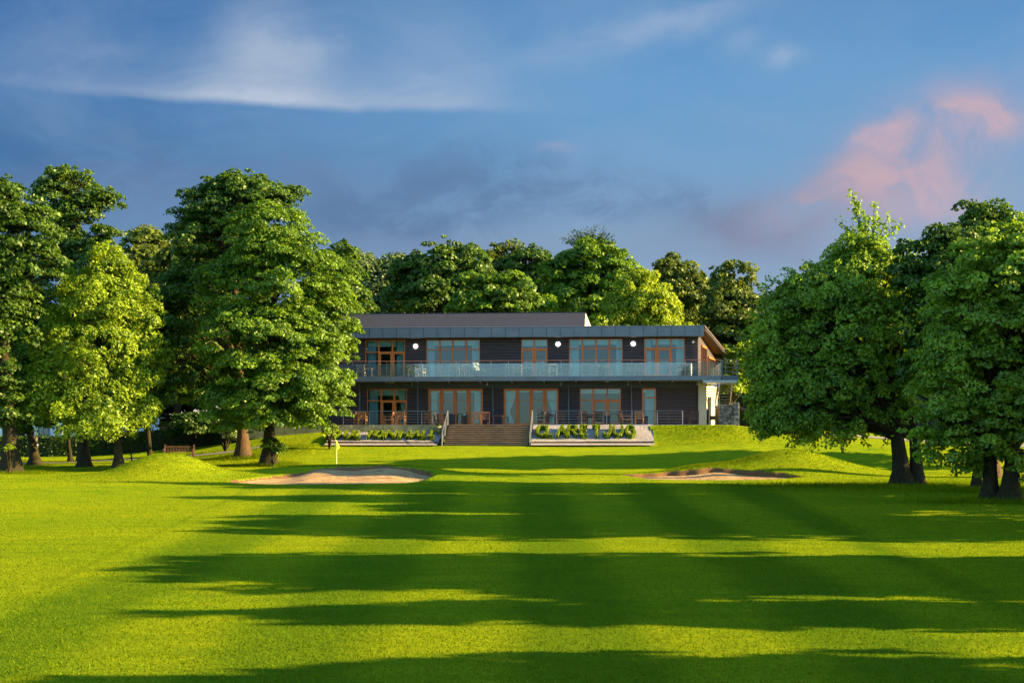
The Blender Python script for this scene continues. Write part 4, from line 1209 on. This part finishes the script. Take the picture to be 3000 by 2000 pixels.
# slope sign: bed falls toward the camera (negative y), so height rises with +y
def _sl(): pass
wl = [('O', 986, 24), ('U', 1022, 24), ('L', 1053, 20), ('T', 1084, 22), ('O', 1111, 26), ('N', 1146, 30), ('H', 1186, 26), ('A', 1220, 26), ('L', 1245, 15), ('L', 1269, 16)]
names_l = ['first letter of the left row, an O', 'U between the O and the L of the left row', 'L before the T in the left row', 'T in the middle of the left row', 'O between T and N of the left row',
           'N ending the first word of the left row', 'H starting the second word of the left row', 'A of the second word of the left row', 'L next to the A, last but one of the left row', 'last L of the left row, nearest the steps']
for (ch, u, w), nm in zip(wl, names_l):
    letter(ch, u, w, TZ-.55, 2.42, 'clipped hedge letter: '+nm, 'hedge letters left of the steps')
wr = [('C', 1586, 28), ('L', 1611, 19), ('A', 1646, 27), ('R', 1677, 26), ('E', 1711, 20), ('T', 1747, 24), ('J', 1779, 24), ('U', 1811, 26), ('G', 1846, 27)]
names_r = ['C nearest the steps in the right row', 'L after the C in the right row', 'A in the right row', 'R in the right row', 'E in the right row', 'T in the right row', 'J in the right row', 'U in the right row', 'G at the far end of the right row']
for (ch, u, w), nm in zip(wr, names_r):
    letter(ch, u, w, TZ-.02, 2.42, 'clipped hedge letter: '+nm, 'hedge letters right of the steps')

# ---------------------------------------------------------------- furniture
def make_chair(mat):
    t = empty('garden_chair', (0, 0, 0))
    hw_, dp = .29, .27
    mb = MB()
    for i in range(6): mb.box(-hw_+.03, hw_-.03, -dp+i*.09, -dp+i*.09+.07, .41, .435)
    mb.build('seat', mat, t)
    mb = MB()
    for i in range(6):
        x = -hw_+.07+i*(2*hw_-.14)/5
        mb.bar((x, dp-.02, .44), (x, dp+.09, .92), .055, .018)
    mb.bar((-hw_, dp+.1, .93), (hw_, dp+.1, .93), .035, .09); mb.bar((-hw_, dp-.01, .47), (hw_, dp-.01, .47), .03, .05)
    mb.build('backrest', mat, t)
    for sx in (-1, 1):
        MB().bar((sx*hw_, -dp, 0), (sx*hw_, -dp, .64), .05).build('leg', mat, t)
        MB().bar((sx*hw_, dp, 0), (sx*hw_, dp+.11, .96), .05).build('leg', mat, t)
        m = MB(); m.box(sx*hw_-.035, sx*hw_+.035, -dp-.04, dp+.06, .64, .665); m.box(sx*hw_-.015, sx*hw_+.015, -dp, dp, .35, .41); m.build('armrest', mat, t)
    return t
def make_table(mat, w=.8, d=.8, h=.73):
    t = empty('garden_table', (0, 0, 0))
    mb = MB()
    for i in range(8): mb.box(-w/2+i*w/8+.004, -w/2+(i+1)*w/8-.004, -d/2, d/2, h-.03, h)
    mb.box(-w/2+.05, w/2-.05, -d/2+.05, d/2-.05, h-.09, h-.03)
    mb.build('table_top', mat, t)
    for sx in (-1, 1):
        for sy in (-1, 1): MB().bar((sx*(w/2-.06), sy*(d/2-.06), 0), (sx*(w/2-.06), sy*(d/2-.06), h-.09), .055).build('leg', mat, t)
    return t
protos = {}
def put(kind, mat, x, y, z, rz, lab, group):
    key = (kind, mat.name)
    if key not in protos:
        o = protos[key] = make_chair(mat) if kind == 'chair' else make_table(mat)
    else:
        o = copy_tree(protos[key])
    o.location = W(x, y, z); o.rotation_euler = (0, 0, rz-ANG)
    tag(o, lab, 'chair' if kind == 'chair' else 'table', group)
# chair faces -y (its back at +y); rz=pi turns its back toward the camera
PI = math.pi
GT = 'wooden chairs on the terrace'; GTT = 'wooden tables on the terrace'
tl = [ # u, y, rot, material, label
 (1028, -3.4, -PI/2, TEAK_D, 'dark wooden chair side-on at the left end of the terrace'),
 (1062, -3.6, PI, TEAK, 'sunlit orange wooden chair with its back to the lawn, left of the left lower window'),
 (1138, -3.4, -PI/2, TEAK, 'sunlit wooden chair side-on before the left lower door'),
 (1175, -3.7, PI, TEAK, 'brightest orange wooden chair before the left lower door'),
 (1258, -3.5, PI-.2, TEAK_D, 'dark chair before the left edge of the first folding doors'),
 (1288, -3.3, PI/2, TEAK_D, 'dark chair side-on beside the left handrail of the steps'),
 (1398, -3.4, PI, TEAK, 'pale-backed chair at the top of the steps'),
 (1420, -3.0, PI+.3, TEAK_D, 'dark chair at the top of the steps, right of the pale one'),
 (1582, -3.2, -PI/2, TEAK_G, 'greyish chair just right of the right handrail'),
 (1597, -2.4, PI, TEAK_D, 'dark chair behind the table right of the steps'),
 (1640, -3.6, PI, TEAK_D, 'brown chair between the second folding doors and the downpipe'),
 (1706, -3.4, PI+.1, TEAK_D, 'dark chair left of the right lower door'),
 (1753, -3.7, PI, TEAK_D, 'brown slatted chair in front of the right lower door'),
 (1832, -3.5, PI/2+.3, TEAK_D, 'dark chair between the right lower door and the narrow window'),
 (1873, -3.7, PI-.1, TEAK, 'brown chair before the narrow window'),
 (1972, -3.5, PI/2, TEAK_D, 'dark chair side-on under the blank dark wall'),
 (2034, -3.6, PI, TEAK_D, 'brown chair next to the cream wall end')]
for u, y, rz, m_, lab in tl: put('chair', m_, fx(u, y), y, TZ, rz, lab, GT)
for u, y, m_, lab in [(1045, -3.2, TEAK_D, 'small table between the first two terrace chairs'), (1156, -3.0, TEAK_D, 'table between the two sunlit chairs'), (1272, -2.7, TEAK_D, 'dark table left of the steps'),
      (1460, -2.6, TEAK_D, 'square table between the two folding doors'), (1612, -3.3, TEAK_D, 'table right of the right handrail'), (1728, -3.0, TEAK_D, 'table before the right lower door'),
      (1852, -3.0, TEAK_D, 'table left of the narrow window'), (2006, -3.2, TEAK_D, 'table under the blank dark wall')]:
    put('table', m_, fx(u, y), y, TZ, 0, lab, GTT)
GBc = 'weathered chairs on the balcony'; GBt = 'weathered tables on the balcony'
for u, y, rz, lab in [(1058, -1.4, PI, 'weathered balcony chair nearest the left trees'), (1208, -1.5, PI, 'weathered balcony chair right of the first upper door'), (1232, -1.3, PI-.2, 'weathered balcony chair left of the second upper window'),
      (1333, -1.5, PI, 'weathered balcony chair left of the white flowers'), (1364, -1.6, PI+.1, 'weathered balcony chair next to the white flowers'), (1492, -1.4, PI, 'weathered balcony chair left of the narrow upper doors'), (1518, -1.6, PI-.1, 'weathered balcony chair in front of the narrow upper doors'),
      (1596, -1.5, PI, 'weathered balcony chair right of the narrow upper doors'), (1620, -1.4, PI+.15, 'weathered balcony chair below the middle round lamp'), (1716, -1.5, PI, 'weathered balcony chair before the four-part upper window'),
      (1744, -1.5, PI-.1, 'weathered balcony chair before the middle of the four-part upper window'), (1846, -1.5, PI, 'weathered balcony chair below the right round lamp'), (1872, -1.4, PI, 'weathered balcony chair left of the last upper door'),
      (1972, -1.5, PI, 'weathered balcony chair right of the last upper door'), (2006, -1.5, PI+.1, 'weathered balcony chair beside the white cylinder planter')]:
    put('chair', TEAK_G, fx(u, y), y, 7.38, rz, lab, GBc)
for u, y, lab in [(1078, -.9, 'weathered balcony table by the first upper window'), (1220, -.8, 'weathered balcony table right of the first upper door'), (1348, -.8, 'weathered balcony table near the white flowers'), (1505, -.8, 'weathered balcony table left of the narrow upper doors'),
      (1608, -.8, 'weathered balcony table under the middle round lamp'), (1770, -1.2, 'weathered balcony table before the four-part upper window'), (1859, -.8, 'weathered balcony table under the right round lamp'), (1990, -.8, 'weathered balcony table near the balcony end')]:
    put('table', TEAK_G, fx(u, y), y, 7.38, 0, lab, GBt)

# planters and pots
def planter(u, y, z, w, h, mat, lab, flower=None, rnd=False, name='planter'):
    x = fx(u, y); o = lempty(name, x, y, z, lab, 'planter')
    mb = MB()
    if rnd: mb.lathe((0, 0, 0), [(w*.42, 0), (w*.5, h*.1), (w*.5, h*.95), (w*.46, h), (w*.4, h-.02)], 20)
    else: 
        mb.add([(-w*.4,-w*.4,0),(w*.4,-w*.4,0),(w*.4,w*.4,0),(-w*.4,w*.4,0),(-w*.5,-w*.5,h),(w*.5,-w*.5,h),(w*.5,w*.5,h),(-w*.5,w*.5,h)], [(0,3,2,1),(4,5,6,7),(0,1,5,4),(1,2,6,5),(2,3,7,6),(3,0,4,7)])
        mb.box(-w*.53, w*.53, -w*.53, w*.53, h-.05, h+.004)
    mb.build('pot', mat, o, bevel=.008)
    if flower:
        C, Nn, S, T, CC = crown_arrays([((0, 0, h+flower[1]), (flower[0], flower[0], flower[1]*1.1))], .13, .07, 1.2)
        link('plant', leaves_mesh('plant', C, Nn, S, T), flower[2], o)
FLOWER = leaf_mat('white_petals', (.5, .55, .5), (.85, .87, .85), .2)
planter(1391, -1.6, 7.38, .5, .45, DARKP, 'dark balcony planter overflowing with white flowers', (.27, .28, FLOWER))
planter(1413, -1.4, 7.38, .4, .42, DARKP, 'dark balcony planter right of the white flowers', (.18, .12, L_DARK))
planter(1545, -1.4, 7.38, .42, .5, DARKP, 'dark box planter in front of the narrow upper doors', (.2, .1, L_DARK))
planter(1765, -1.7, 7.38, .45, .5, DARKP, 'dark box planter before the four-part upper window', (.25, .15, L_DARK))
planter(2024, -1.7, 7.38, .16, .95, WHITE, 'slim white cylinder planter near the balcony end', None, True)
planter(1324, -1.0, TZ, .45, .85, DARKP, 'tall dark planter by the first folding doors, left of the table')
planter(1360, -1.0, TZ, .3, .7, DARKP, 'slim dark planter before the third folding door', (.15, .12, FLOWER))
planter(1779, -1.2, TZ, .5, .75, DARKP, 'dark planter in front of the right lower door')
planter(1890, -1.6, TZ, .45, .7, DARKP, 'dark planter beside the narrow window')
# rounded pot at the retaining wall end
o = lempty('stone_pot', fx(1285, TY-.5), TY-.5, TZ-.62, 'round weathered stone pot at the end of the concrete wall beside the steps', 'pot')
mb = MB(); mb.lathe((0, 0, 0), [(.12, 0), (.2, .08), (.27, .3), (.3, .48), (.26, .5), (.22, .44)], 20); mb.build('bowl', CONC, o, smooth=True)
C, Nn, S, T, CC = crown_arrays([((0, 0, .52), (.18, .18, .1))], .1, .06, 1.2)
link('plant', leaves_mesh('plant', C, Nn, S, T), L_MID, o)
# white chair by the end wall
o = lempty('white_chair', fx(2088, 1.0), 1.0, TZ-.05, 'small white-framed chair beside the cream end wall', 'chair')
mb = MB()
for sx in (-.2, .2):
    for sy in (-.2, .2): mb.bar((sx, sy, 0), (sx, sy, .45 if sy < 0 else .85), .035)
mb.bar((-.2, .2, .8), (.2, .2, .8), .035); mb.build('frame', WHITE, o)
mb = MB(); mb.box(-.2, .2, -.2, .2, .42, .46); mb.box(-.2, .2, .18, .21, .5, .78); mb.build('seat', DARKP, o)

# ---------------------------------------------------------------- flag
x, y = -10.62, 77.5
zb = gz(x, y)
FL = empty('golf_flag', (x, y, zb), 0, 'small yellow pin flag on a thin pale stick behind the left bunker', 'flag')
ztop = CAMZ+(1300-1289)/F*y-zb
MB().tube([(0, 0, 0), (0, 0, ztop)], [.022, .016], 8).build('flagstick', POLE, FL)
mb = MB(); vs = []; n = 10
for j in range(n+1):
    t = j/n
    for i in range(7):
        s = i/6
        wdt = .34*(t**.8) if t < .85 else .34*(1-(t-.85)/.15*.8)
        vs.append((-.06 + s*wdt*.95 - .1*t*(1-s) , .05*math.sin(s*7+t*2), ztop-.02-t*.62+ .05*s))
mb.add(vs, [(j*7+i, j*7+i+1, (j+1)*7+i+1, (j+1)*7+i) for j in range(n) for i in range(6)])
mb.build('flag_cloth', YEL, FL, smooth=True)

# ---------------------------------------------------------------- bench
x, y, _ = P(524, 1320, 90)
BN = empty('park_bench', (x, y, gz(x, y)), R(6), 'brown wooden memorial-style bench under the trees behind the left mound', 'bench')
hw_ = 1.0
mb = MB()
for i in range(5): mb.box(-hw_+.06, hw_-.06, -.28+i*.1, -.28+i*.1+.08, .42, .45)
mb.build('seat', BENCHW, BN)
mb = MB()
mb.box(-hw_+.06, hw_-.06, .24, .28, .82, .92); mb.box(-hw_+.06, hw_-.06, .24, .28, .5, .57)
for i in range(9):
    xx = -hw_+.2+i*(2*hw_-.4)/8; mb.box(xx-.05, xx+.05, .25, .27, .57, .82)
mb.build('backrest', BENCHW, BN)
for s in (-1, 1):
    MB().box(s*hw_-.05, s*hw_+.05, .2, .3, -.1, 1.02).build('leg', BENCHW, BN)
    MB().box(s*hw_-.05, s*hw_+.05, -.34, -.24, -.1, .66).build('leg', BENCHW, BN)
    m = MB(); m.box(s*hw_-.06, s*hw_+.06, -.38, .2, .66, .71); m.build('armrest', BENCHW, BN)

# ---------------------------------------------------------------- house and outhouse behind the left grove
x, y, _ = P(40, 1240, 128)
HO = empty('white_house', (x, y, gz(x, y)), R(8), 'white-walled house glimpsed between the trunks at the far left', 'house')
mb = MB(); mb.box(-9, 4.5, 0, 8, 0, 5.2); mb.build('wall', WHITE, HO)
mb = MB(); mb.add([(-9.3,-.4,5.2),(4.9,-.4,5.2),(4.9,8.4,5.2),(-9.3,8.4,5.2),(-9.3,4,8.2),(4.9,4,8.2)], [(0,1,5,4),(2,3,4,5),(1,2,5),(3,0,4),(0,3,2,1)]); mb.build('roof', SLATE, HO)
for wx in (-6.5, -3, .2, 2.9):
    for wz in (.9, 3.2):
        mb = MB(); mb.box(wx-.55, wx+.55, -.06, .02, wz, wz+1.3); w = mb.build('window', BLUE, HO)
        mb = MB(); mb.box(wx-.47, wx-.03, -.075, -.062, wz+.08, wz+1.22); mb.box(wx+.03, wx+.47, -.075, -.062, wz+.08, wz+1.22); mb.build('pane', GLASS, w)
x, y, _ = P(560, 1240, 120)
OH = empty('brick_outhouse', (x, y, gz(x, y)), R(-10), 'low brick outhouse with a pale roof in the shade behind the bench', 'outbuilding')
mb = MB(); mb.box(-3.2, 2.6, 0, 4, 0, 2.6); mb.build('wall', BRICK, OH)
mb = MB(); mb.add([(-3.5,-.4,2.5),(2.9,-.4,2.5),(2.9,4.3,2.5),(-3.5,4.3,2.5),(-3.5,2,4.1),(2.9,2,4.1)], [(0,1,5,4),(2,3,4,5),(1,2,5),(3,0,4),(0,3,2,1)]); mb.build('roof', SLATE, OH)
mb = MB(); mb.box(.6, 1.6, -.05, .02, 0, 2.1); mb.build('door', DARKP, OH)

# paths laid on the ground
def path(lab_name, pts, w):
    vs = []; fs = []
    n = 60
    P_ = np.array(pts, float); seg = np.linspace(0, len(pts)-1, n)
    cx = np.interp(seg, range(len(pts)), P_[:, 0]); cy = np.interp(seg, range(len(pts)), P_[:, 1])
    for i in range(n):
        dx = cx[min(i+1, n-1)]-cx[max(i-1, 0)]; dy = cy[min(i+1, n-1)]-cy[max(i-1, 0)]; L = math.hypot(dx, dy)
        for s in np.linspace(-1, 1, 5):
            px = cx[i]-dy/L*w/2*s; py = cy[i]+dx/L*w/2*s
            vs.append((px, py, gz(px, py)+.03))
    for i in range(n-1):
        for j in range(4): fs.append((i*5+j, i*5+j+1, (i+1)*5+j+1, (i+1)*5+j))
    o = MB().add(vs, fs).build(lab_name, PATHM, None, smooth=True)
    tag(o, kind='structure')
path('path', [(-48, 88.5), (-34, 90), (-29, 91.5), (-24.5, 91.5), (-20, 90.8), (-16.5, 92.2)], 1.0)
path('path', [(20, 92.5), (24, 93.5), (30, 93), (48, 90)], 1.6)

# blue banded post by the hedge
x, y, _ = P(104, 1330, 92)
BP = empty('sign_post', (x+.0, y, gz(x, y)), 0, 'stout grey timber post with a blue and white band in front of the dark hedge', 'post')
MB().tube([(0, 0, 0), (0, 0, 1.9)], [.24, .19], 14).build('post', simple('grey_wood', (.2, .18, .16), None, .9, 5), BP)
MB().tube([(0, 0, 1.12), (0, 0, 1.34)], [.245, .24], 14, cap=False).build('band', BLUE, BP)
MB().tube([(0, 0, 1.22), (0, 0, 1.27)], [.255, .255], 14, cap=False).build('stripe', WHITE, BP)

# ---------------------------------------------------------------- grass tufts: rough beneath the right trees and fine turf nearby
def tufts(n, sampler, h, w, mat, lab, grow=0.0, sig=.25):
    xs, ys = sampler(n)
    zs, so = ground(xs, ys)
    xl = xs*ca - (ys-D0)*sa; yl = xs*sa + (ys-D0)*ca
    ok = (so < .5) & ~((yl > -8.6) & (xl > fx(960, -7)) & (xl < fx(1920, -7))) & (yl < -4.9)
    xs, ys, zs = xs[ok], ys[ok], zs[ok]; n = len(xs)
    a = RNG.uniform(0, math.pi, n); k = 1+ys*grow; hh = h*RNG.uniform(.5, 1.3, n)*np.sqrt(k); ww = w*RNG.uniform(.6, 1.3, n)*k
    lx, ly = RNG.normal(0, .9, n)*hh, RNG.normal(0, .9, n)*hh
    v = np.empty((n, 3, 3))
    v[:, 0] = np.stack([xs-np.cos(a)*ww, ys-np.sin(a)*ww, zs-.01], 1)
    v[:, 1] = np.stack([xs+np.cos(a)*ww, ys+np.sin(a)*ww, zs-.01], 1)
    v[:, 2] = np.stack([xs+lx, ys+ly, zs+hh], 1)
    me = np_mesh('grass', v.reshape(-1, 3), np.arange(n*3).reshape(n, 3))
    st = .5+.5*np.sin(2.2*xs/(1+.012*ys)); ed = 7.2+.13*(ys-18)
    st = np.where((np.abs(xs) < ed) & (ys < 66), st, .3)
    t = me.attributes.new('tone', 'FLOAT', 'FACE'); t.data.foreach_set('value', np.clip(RNG.normal(.6, sig, n)-.35*st, 0, 1).astype(np.float32))
    o = link('grass', me, mat); tag(o, lab, 'grass', None, 'stuff')
L_TURF = leaf_mat('grass_blade', (0.07, 0.115, 0.004), (0.185, 0.24, 0.006), .35, .0)
def s_rough(n):
    c = [(19.3, 62.5, 2.0, 1.2), (21, 60, 5, 2), (18.8, 50, 1.5, .9), (24, 64, 5, 2.5), (16, 63, 2.5, .8), (21.5, 58.5, 1.5, 1), (-15.6, 84, .8, .6), (-18.5, 88, .8, .6), (-30, 77, 1, .8)]
    k = RNG.integers(0, len(c), n); c = np.array(c)[k]
    return c[:, 0]+RNG.normal(0, 1, n)*c[:, 2], c[:, 1]+RNG.normal(0, 1, n)*c[:, 3]
tufts(30000, s_rough, .22, .012, L_TURF, 'longer unmown grass around the tree trunks')
def s_mound(n):
    c = [(-18.9, 69.5, 3.0, 2.0), (15.8, 73, 3.2, 2.2), (10.8, 73.3, 1.6, .7), (-9.5, 73.6, 2.8, .4), (12.5, 92.5, 2.2, 1.4), (17, 93, 3, 2), (-16.5, 91, 2, 2), (-21, 88, 3, 3)]
    k = RNG.integers(0, len(c), n); c = np.array(c)[k]
    return c[:, 0]+RNG.normal(0, 1, n)*c[:, 2], c[:, 1]+RNG.normal(0, 1, n)*c[:, 3]
tufts(60000, s_mound, .06, .02, L_TURF, 'rougher unmown grass over the mounds and banks', 0, .3)
def s_turf(n):
    y = 10.5*np.exp(RNG.random(n)**.85*math.log(94/10.5)); x = RNG.uniform(-1, 1, n)*(y*.42+.5)
    return x, y
tufts(430000, s_turf, .018, .009, L_TURF, 'short mown turf blades covering the fairway and the green', .018, .16)

# ---------------------------------------------------------------- sun, sky, camera
SUN_EL, SUN_AZ = 20.0, 94.0      # azimuth clockwise from +Y; 90 = from +X, >90 = slightly camera side
d = Vector((math.sin(R(SUN_AZ))*math.cos(R(SUN_EL)), math.cos(R(SUN_AZ))*math.cos(R(SUN_EL)), math.sin(R(SUN_EL))))
ld = bpy.data.lights.new('sun', 'SUN'); ld.energy = 5.0; ld.angle = R(0.5); ld.color = (1.0, 0.74, 0.34)
lo = bpy.data.objects.new('sun', ld); COL.objects.link(lo)
lo.rotation_euler = d.to_track_quat('Z', 'Y').to_euler(); lo.location = (60, 0, 40)

wd = bpy.data.worlds.new('World'); scene.world = wd; wd.use_nodes = True
nt = wd.node_tree
for n in list(nt.nodes): nt.nodes.remove(n)
out = nt.nodes.new('ShaderNodeOutputWorld')
sky = N(nt, 'ShaderNodeTexSky', sky_type='NISHITA', sun_disc=False)
sky.sun_elevation = R(SUN_EL); sky.sun_rotation = R(SUN_AZ); sky.air_density = 1.0; sky.dust_density = 0.6; sky.ozone_density = 3.0
tc = N(nt, 'ShaderNodeTexCoord').outputs['Generated']
sp = N(nt, 'ShaderNodeSeparateXYZ', ins={0: tc})
dx, dy, dz = sp.outputs
az = M(nt, 'ARCTAN2', dx, dy)
el = M(nt, 'ARCSINE', dz)
cv = N(nt, 'ShaderNodeCombineXYZ', ins={0: az, 1: el, 2: 0.0}).outputs[0]
SKYK = 1.0
dn = M(nt, 'ADD', M(nt, 'MULTIPLY', dy, 0.97), M(nt, 'MULTIPLY', dz, 0.22))
front = N(nt, 'ShaderNodeMapRange', interpolation_type='SMOOTHSTEP', ins={'Value': dn, 'From Min': 0.45, 'From Max': 0.85}).outputs[0]
base = mixc(nt, 1.0, sky.outputs[0], (0.72, 0.95, 1.08), 'MULTIPLY')
elv = M(nt, 'MULTIPLY', el, 2.7, clamp=True)
clear = ramp(nt, elv, [(0.0, (1.0, 1.2, 1.65)), (0.42, (.88, 1.16, 1.7)), (0.56, (.58, 1.06, 1.8)), (0.74, (.42, .98, 1.85)), (1.0, (.24, .66, 1.5))])
side = N(nt, 'ShaderNodeMapRange', interpolation_type='SMOOTHSTEP', ins={'Value': az, 'From Min': -0.42, 'From Max': 0.12}).outputs[0]
clear = mixc(nt, 1.0, clear, mixc(nt, side, (.26, .47, .66), (1, 1, 1)), 'MULTIPLY')
clear = mixc(nt, 1.0, clear, (.66, .74, .72), 'MULTIPLY')
base = mixc(nt, front, base, clear)
def aze(u, v):
    a_ = math.atan((u-1500)/F); return a_, math.atan((1300-v)/F*math.cos(a_))
def warp(scale, amt):
    n = N(nt, 'ShaderNodeTexNoise', ins={'Vector': cv, 'Scale': scale, 'Detail': 5.0, 'Roughness': 0.6})
    s = N(nt, 'ShaderNodeVectorMath', operation='SUBTRACT', ins={0: n.outputs['Color'], 1: (0.5, 0.5, 0.5)})
    k = N(nt, 'ShaderNodeVectorMath', operation='SCALE', ins={0: s.outputs[0], 'Scale': amt})
    return N(nt, 'ShaderNodeVectorMath', operation='ADD', ins={0: cv, 1: k.outputs[0]}).outputs[0]
wv = warp(9.0, 0.05)
wsep = N(nt, 'ShaderNodeSeparateXYZ', ins={0: wv})
def blob(u, v, ru, rv, rot=0.0, soft=1.0):
    """elliptic falloff around a sky direction, 1 in the middle, 0 at the rim"""
    a0, e0 = aze(u, v); ra, re = ru/F, rv/F
    x_ = M(nt, 'SUBTRACT', wsep.outputs[0], a0); y_ = M(nt, 'SUBTRACT', wsep.outputs[1], e0)
    c_, s_ = math.cos(R(rot)), math.sin(R(rot))
    xr = M(nt, 'ADD', M(nt, 'MULTIPLY', x_, c_/ra), M(nt, 'MULTIPLY', y_, s_/ra))
    yr = M(nt, 'ADD', M(nt, 'MULTIPLY', x_, -s_/re), M(nt, 'MULTIPLY', y_, c_/re))
    r2 = M(nt, 'ADD', M(nt, 'MULTIPLY', xr, xr), M(nt, 'MULTIPLY', yr, yr))
    return M(nt, 'EXPONENT', M(nt, 'MULTIPLY', r2, -1.3*soft))
def nz(scale, sx, sy, lo_, hi_, det=8, rough=.6, rot=0.0, dist=0.6):
    v = mapping(nt, wv, (sx, sy, 1), (0, 0, R(rot)))
    f = noise(nt, v, scale, det, rough, dist)
    return N(nt, 'ShaderNodeMapRange', interpolation_type='SMOOTHSTEP', ins={'Value': f, 'From Min': lo_, 'From Max': hi_}).outputs[0]
def addm(*xs):
    r = xs[0]
    for q in xs[1:]: r = M(nt, 'ADD', r, q)
    return M(nt, 'MINIMUM', r, 1.0)
WISP = nz(14, .7, 2.6, .34, .72, rot=-14)
SOFT = nz(7, .7, 1.8, .3, .75)
PUFF = nz(16, .8, 1.3, .15, .6)
CL = {'w': (1.35, 1.6, 2.0), 'd': (.28, .52, 1.0), 'p': (1.85, 1.28, 1.42), 'h': (.74, 1.15, 1.8), 'v': (.52, .70, 1.15), 'g': (.62, .70, 1.08)}
CL = {k_: tuple(q*.732 for q in v_) for k_, v_ in CL.items()}
c = base
HAZY = nz(6, .8, 1.6, .25, .8, rot=20)
c = mixc(nt, M(nt, 'MULTIPLY', M(nt, 'MULTIPLY', HAZY, front), .45), c, CL['h'])
BIL = nz(13, .9, 1.5, .32, .62, 10, .62)
dk = addm(blob(1300, 560, 430, 130), blob(1700, 560, 330, 75, -6), blob(250, 480, 520, 150), blob(2130, 610, 160, 70), blob(1080, 660, 300, 80))
c = mixc(nt, M(nt, 'MULTIPLY', M(nt, 'MULTIPLY', dk, M(nt, 'ADD', M(nt, 'MULTIPLY', BIL, .85), .15)), .66), c, CL['d'])
vi = addm(blob(900, 520, 260, 90), blob(2150, 700, 420, 90), blob(1400, 740, 700, 60), blob(480, 560, 220, 90))
c = mixc(nt, M(nt, 'MULTIPLY', vi, .25), c, CL['v'])
# sheet of wispy cloud: crisp lower rim, plumes fading upward
a_ = wsep.outputs[0]; e_ = M(nt, 'ADD', M(nt, 'MULTIPLY', el, .72), M(nt, 'MULTIPLY', wsep.outputs[1], .28))
rim = M(nt, 'ADD', aze(700, 303)[1], M(nt, 'MULTIPLY', M(nt, 'ADD', a_, 0.21), -0.01))
up = M(nt, 'SUBTRACT', e_, rim)
crisp = N(nt, 'ShaderNodeMapRange', interpolation_type='SMOOTHSTEP', ins={'Value': up, 'From Min': -0.003, 'From Max': 0.006}).outputs[0]
def gauss(u, ru):
    q = M(nt, 'DIVIDE', M(nt, 'SUBTRACT', a_, aze(u, 300)[0]), ru/F); return M(nt, 'EXPONENT', M(nt, 'MULTIPLY', M(nt, 'MULTIPLY', q, q), -1.0))
ht = M(nt, 'ADD', M(nt, 'ADD', 0.010, M(nt, 'MULTIPLY', gauss(820, 190), 0.040)), M(nt, 'MULTIPLY', gauss(1300, 190), 0.034))
fade = M(nt, 'EXPONENT', M(nt, 'MULTIPLY', M(nt, 'DIVIDE', M(nt, 'MAXIMUM', up, 0.0), ht), -1.0))
env = addm(M(nt, 'MULTIPLY', gauss(700, 330), 1.0), M(nt, 'MULTIPLY', gauss(1250, 260), .45), M(nt, 'MULTIPLY', gauss(150, 320), .16))
streak = nz(12, .55, 2.2, .15, .7, 8, .6, -38)
sheet = M(nt, 'MULTIPLY', M(nt, 'MULTIPLY', crisp, fade), M(nt, 'MULTIPLY', env, M(nt, 'ADD', M(nt, 'MULTIPLY', streak, .6), .4)))
c = mixc(nt, M(nt, 'MULTIPLY', sheet, 1.45, clamp=True), c, CL['w'])
wh = addm(blob(760, 130, 110, 70, -20), blob(930, 150, 110, 60, 20), blob(1900, 70, 420, 50, 14), M(nt, 'MULTIPLY', blob(250, 140, 260, 70), .35), M(nt, 'MULTIPLY', blob(2290, 160, 60, 35), .8), M(nt, 'MULTIPLY', blob(2180, 110, 70, 40), .6))
c = mixc(nt, M(nt, 'MULTIPLY', M(nt, 'MULTIPLY', wh, streak), .5, clamp=True), c, CL['w'])
# pink cumulus on the right, greyer toward its lower left
PUF = nz(22, .95, 1.2, .26, .64, 10, .6)
PUF = M(nt, 'ADD', M(nt, 'MULTIPLY', PUF, .78), .22)
gk = addm(blob(2450, 580, 320, 110, 24), blob(2200, 640, 220, 80, 10))
c = mixc(nt, M(nt, 'MULTIPLY', M(nt, 'MULTIPLY', gk, PUF), .7, clamp=True), c, CL['g'])
pk = addm(blob(2700, 470, 280, 140, 24), blob(2880, 365, 120, 55), blob(2580, 400, 90, 35), M(nt, 'MULTIPLY', blob(2420, 560, 220, 70, 22), .45), M(nt, 'MULTIPLY', blob(2760, 600, 180, 70), .5), M(nt, 'MULTIPLY', blob(1620, 430, 60, 18), .22))
c = mixc(nt, M(nt, 'MULTIPLY', M(nt, 'MULTIPLY', pk, PUF), .82, clamp=True), c, CL['p'])
bg = N(nt, 'ShaderNodeBackground', ins={'Color': c, 'Strength': 0.1})
nt.links.new(bg.outputs[0], out.inputs[0])

cam = bpy.data.cameras.new('camera'); co = bpy.data.objects.new('camera', cam); COL.objects.link(co)
co.location = (0, 0, CAMZ); co.rotation_euler = (R(90), 0, 0)
cam.sensor_width = 36; cam.lens = 45.0; cam.shift_y = 0.1; cam.clip_end = 3000; cam.clip_start = 0.1
scene.camera = co
scene.view_settings.view_transform = 'Standard'; scene.view_settings.look = 'None'
scene.view_settings.gamma = 1.0; scene.view_settings.exposure = 2.2
cy = scene.cycles
cy.max_bounces = 6; cy.diffuse_bounces = 3; cy.glossy_bounces = 3; cy.transmission_bounces = 4; cy.transparent_max_bounces = 8
cy.caustics_reflective = False; cy.caustics_refractive = False
cy.use_denoising = True
print('leaf faces', sum(len(m.polygons) for m in bpy.data.meshes))
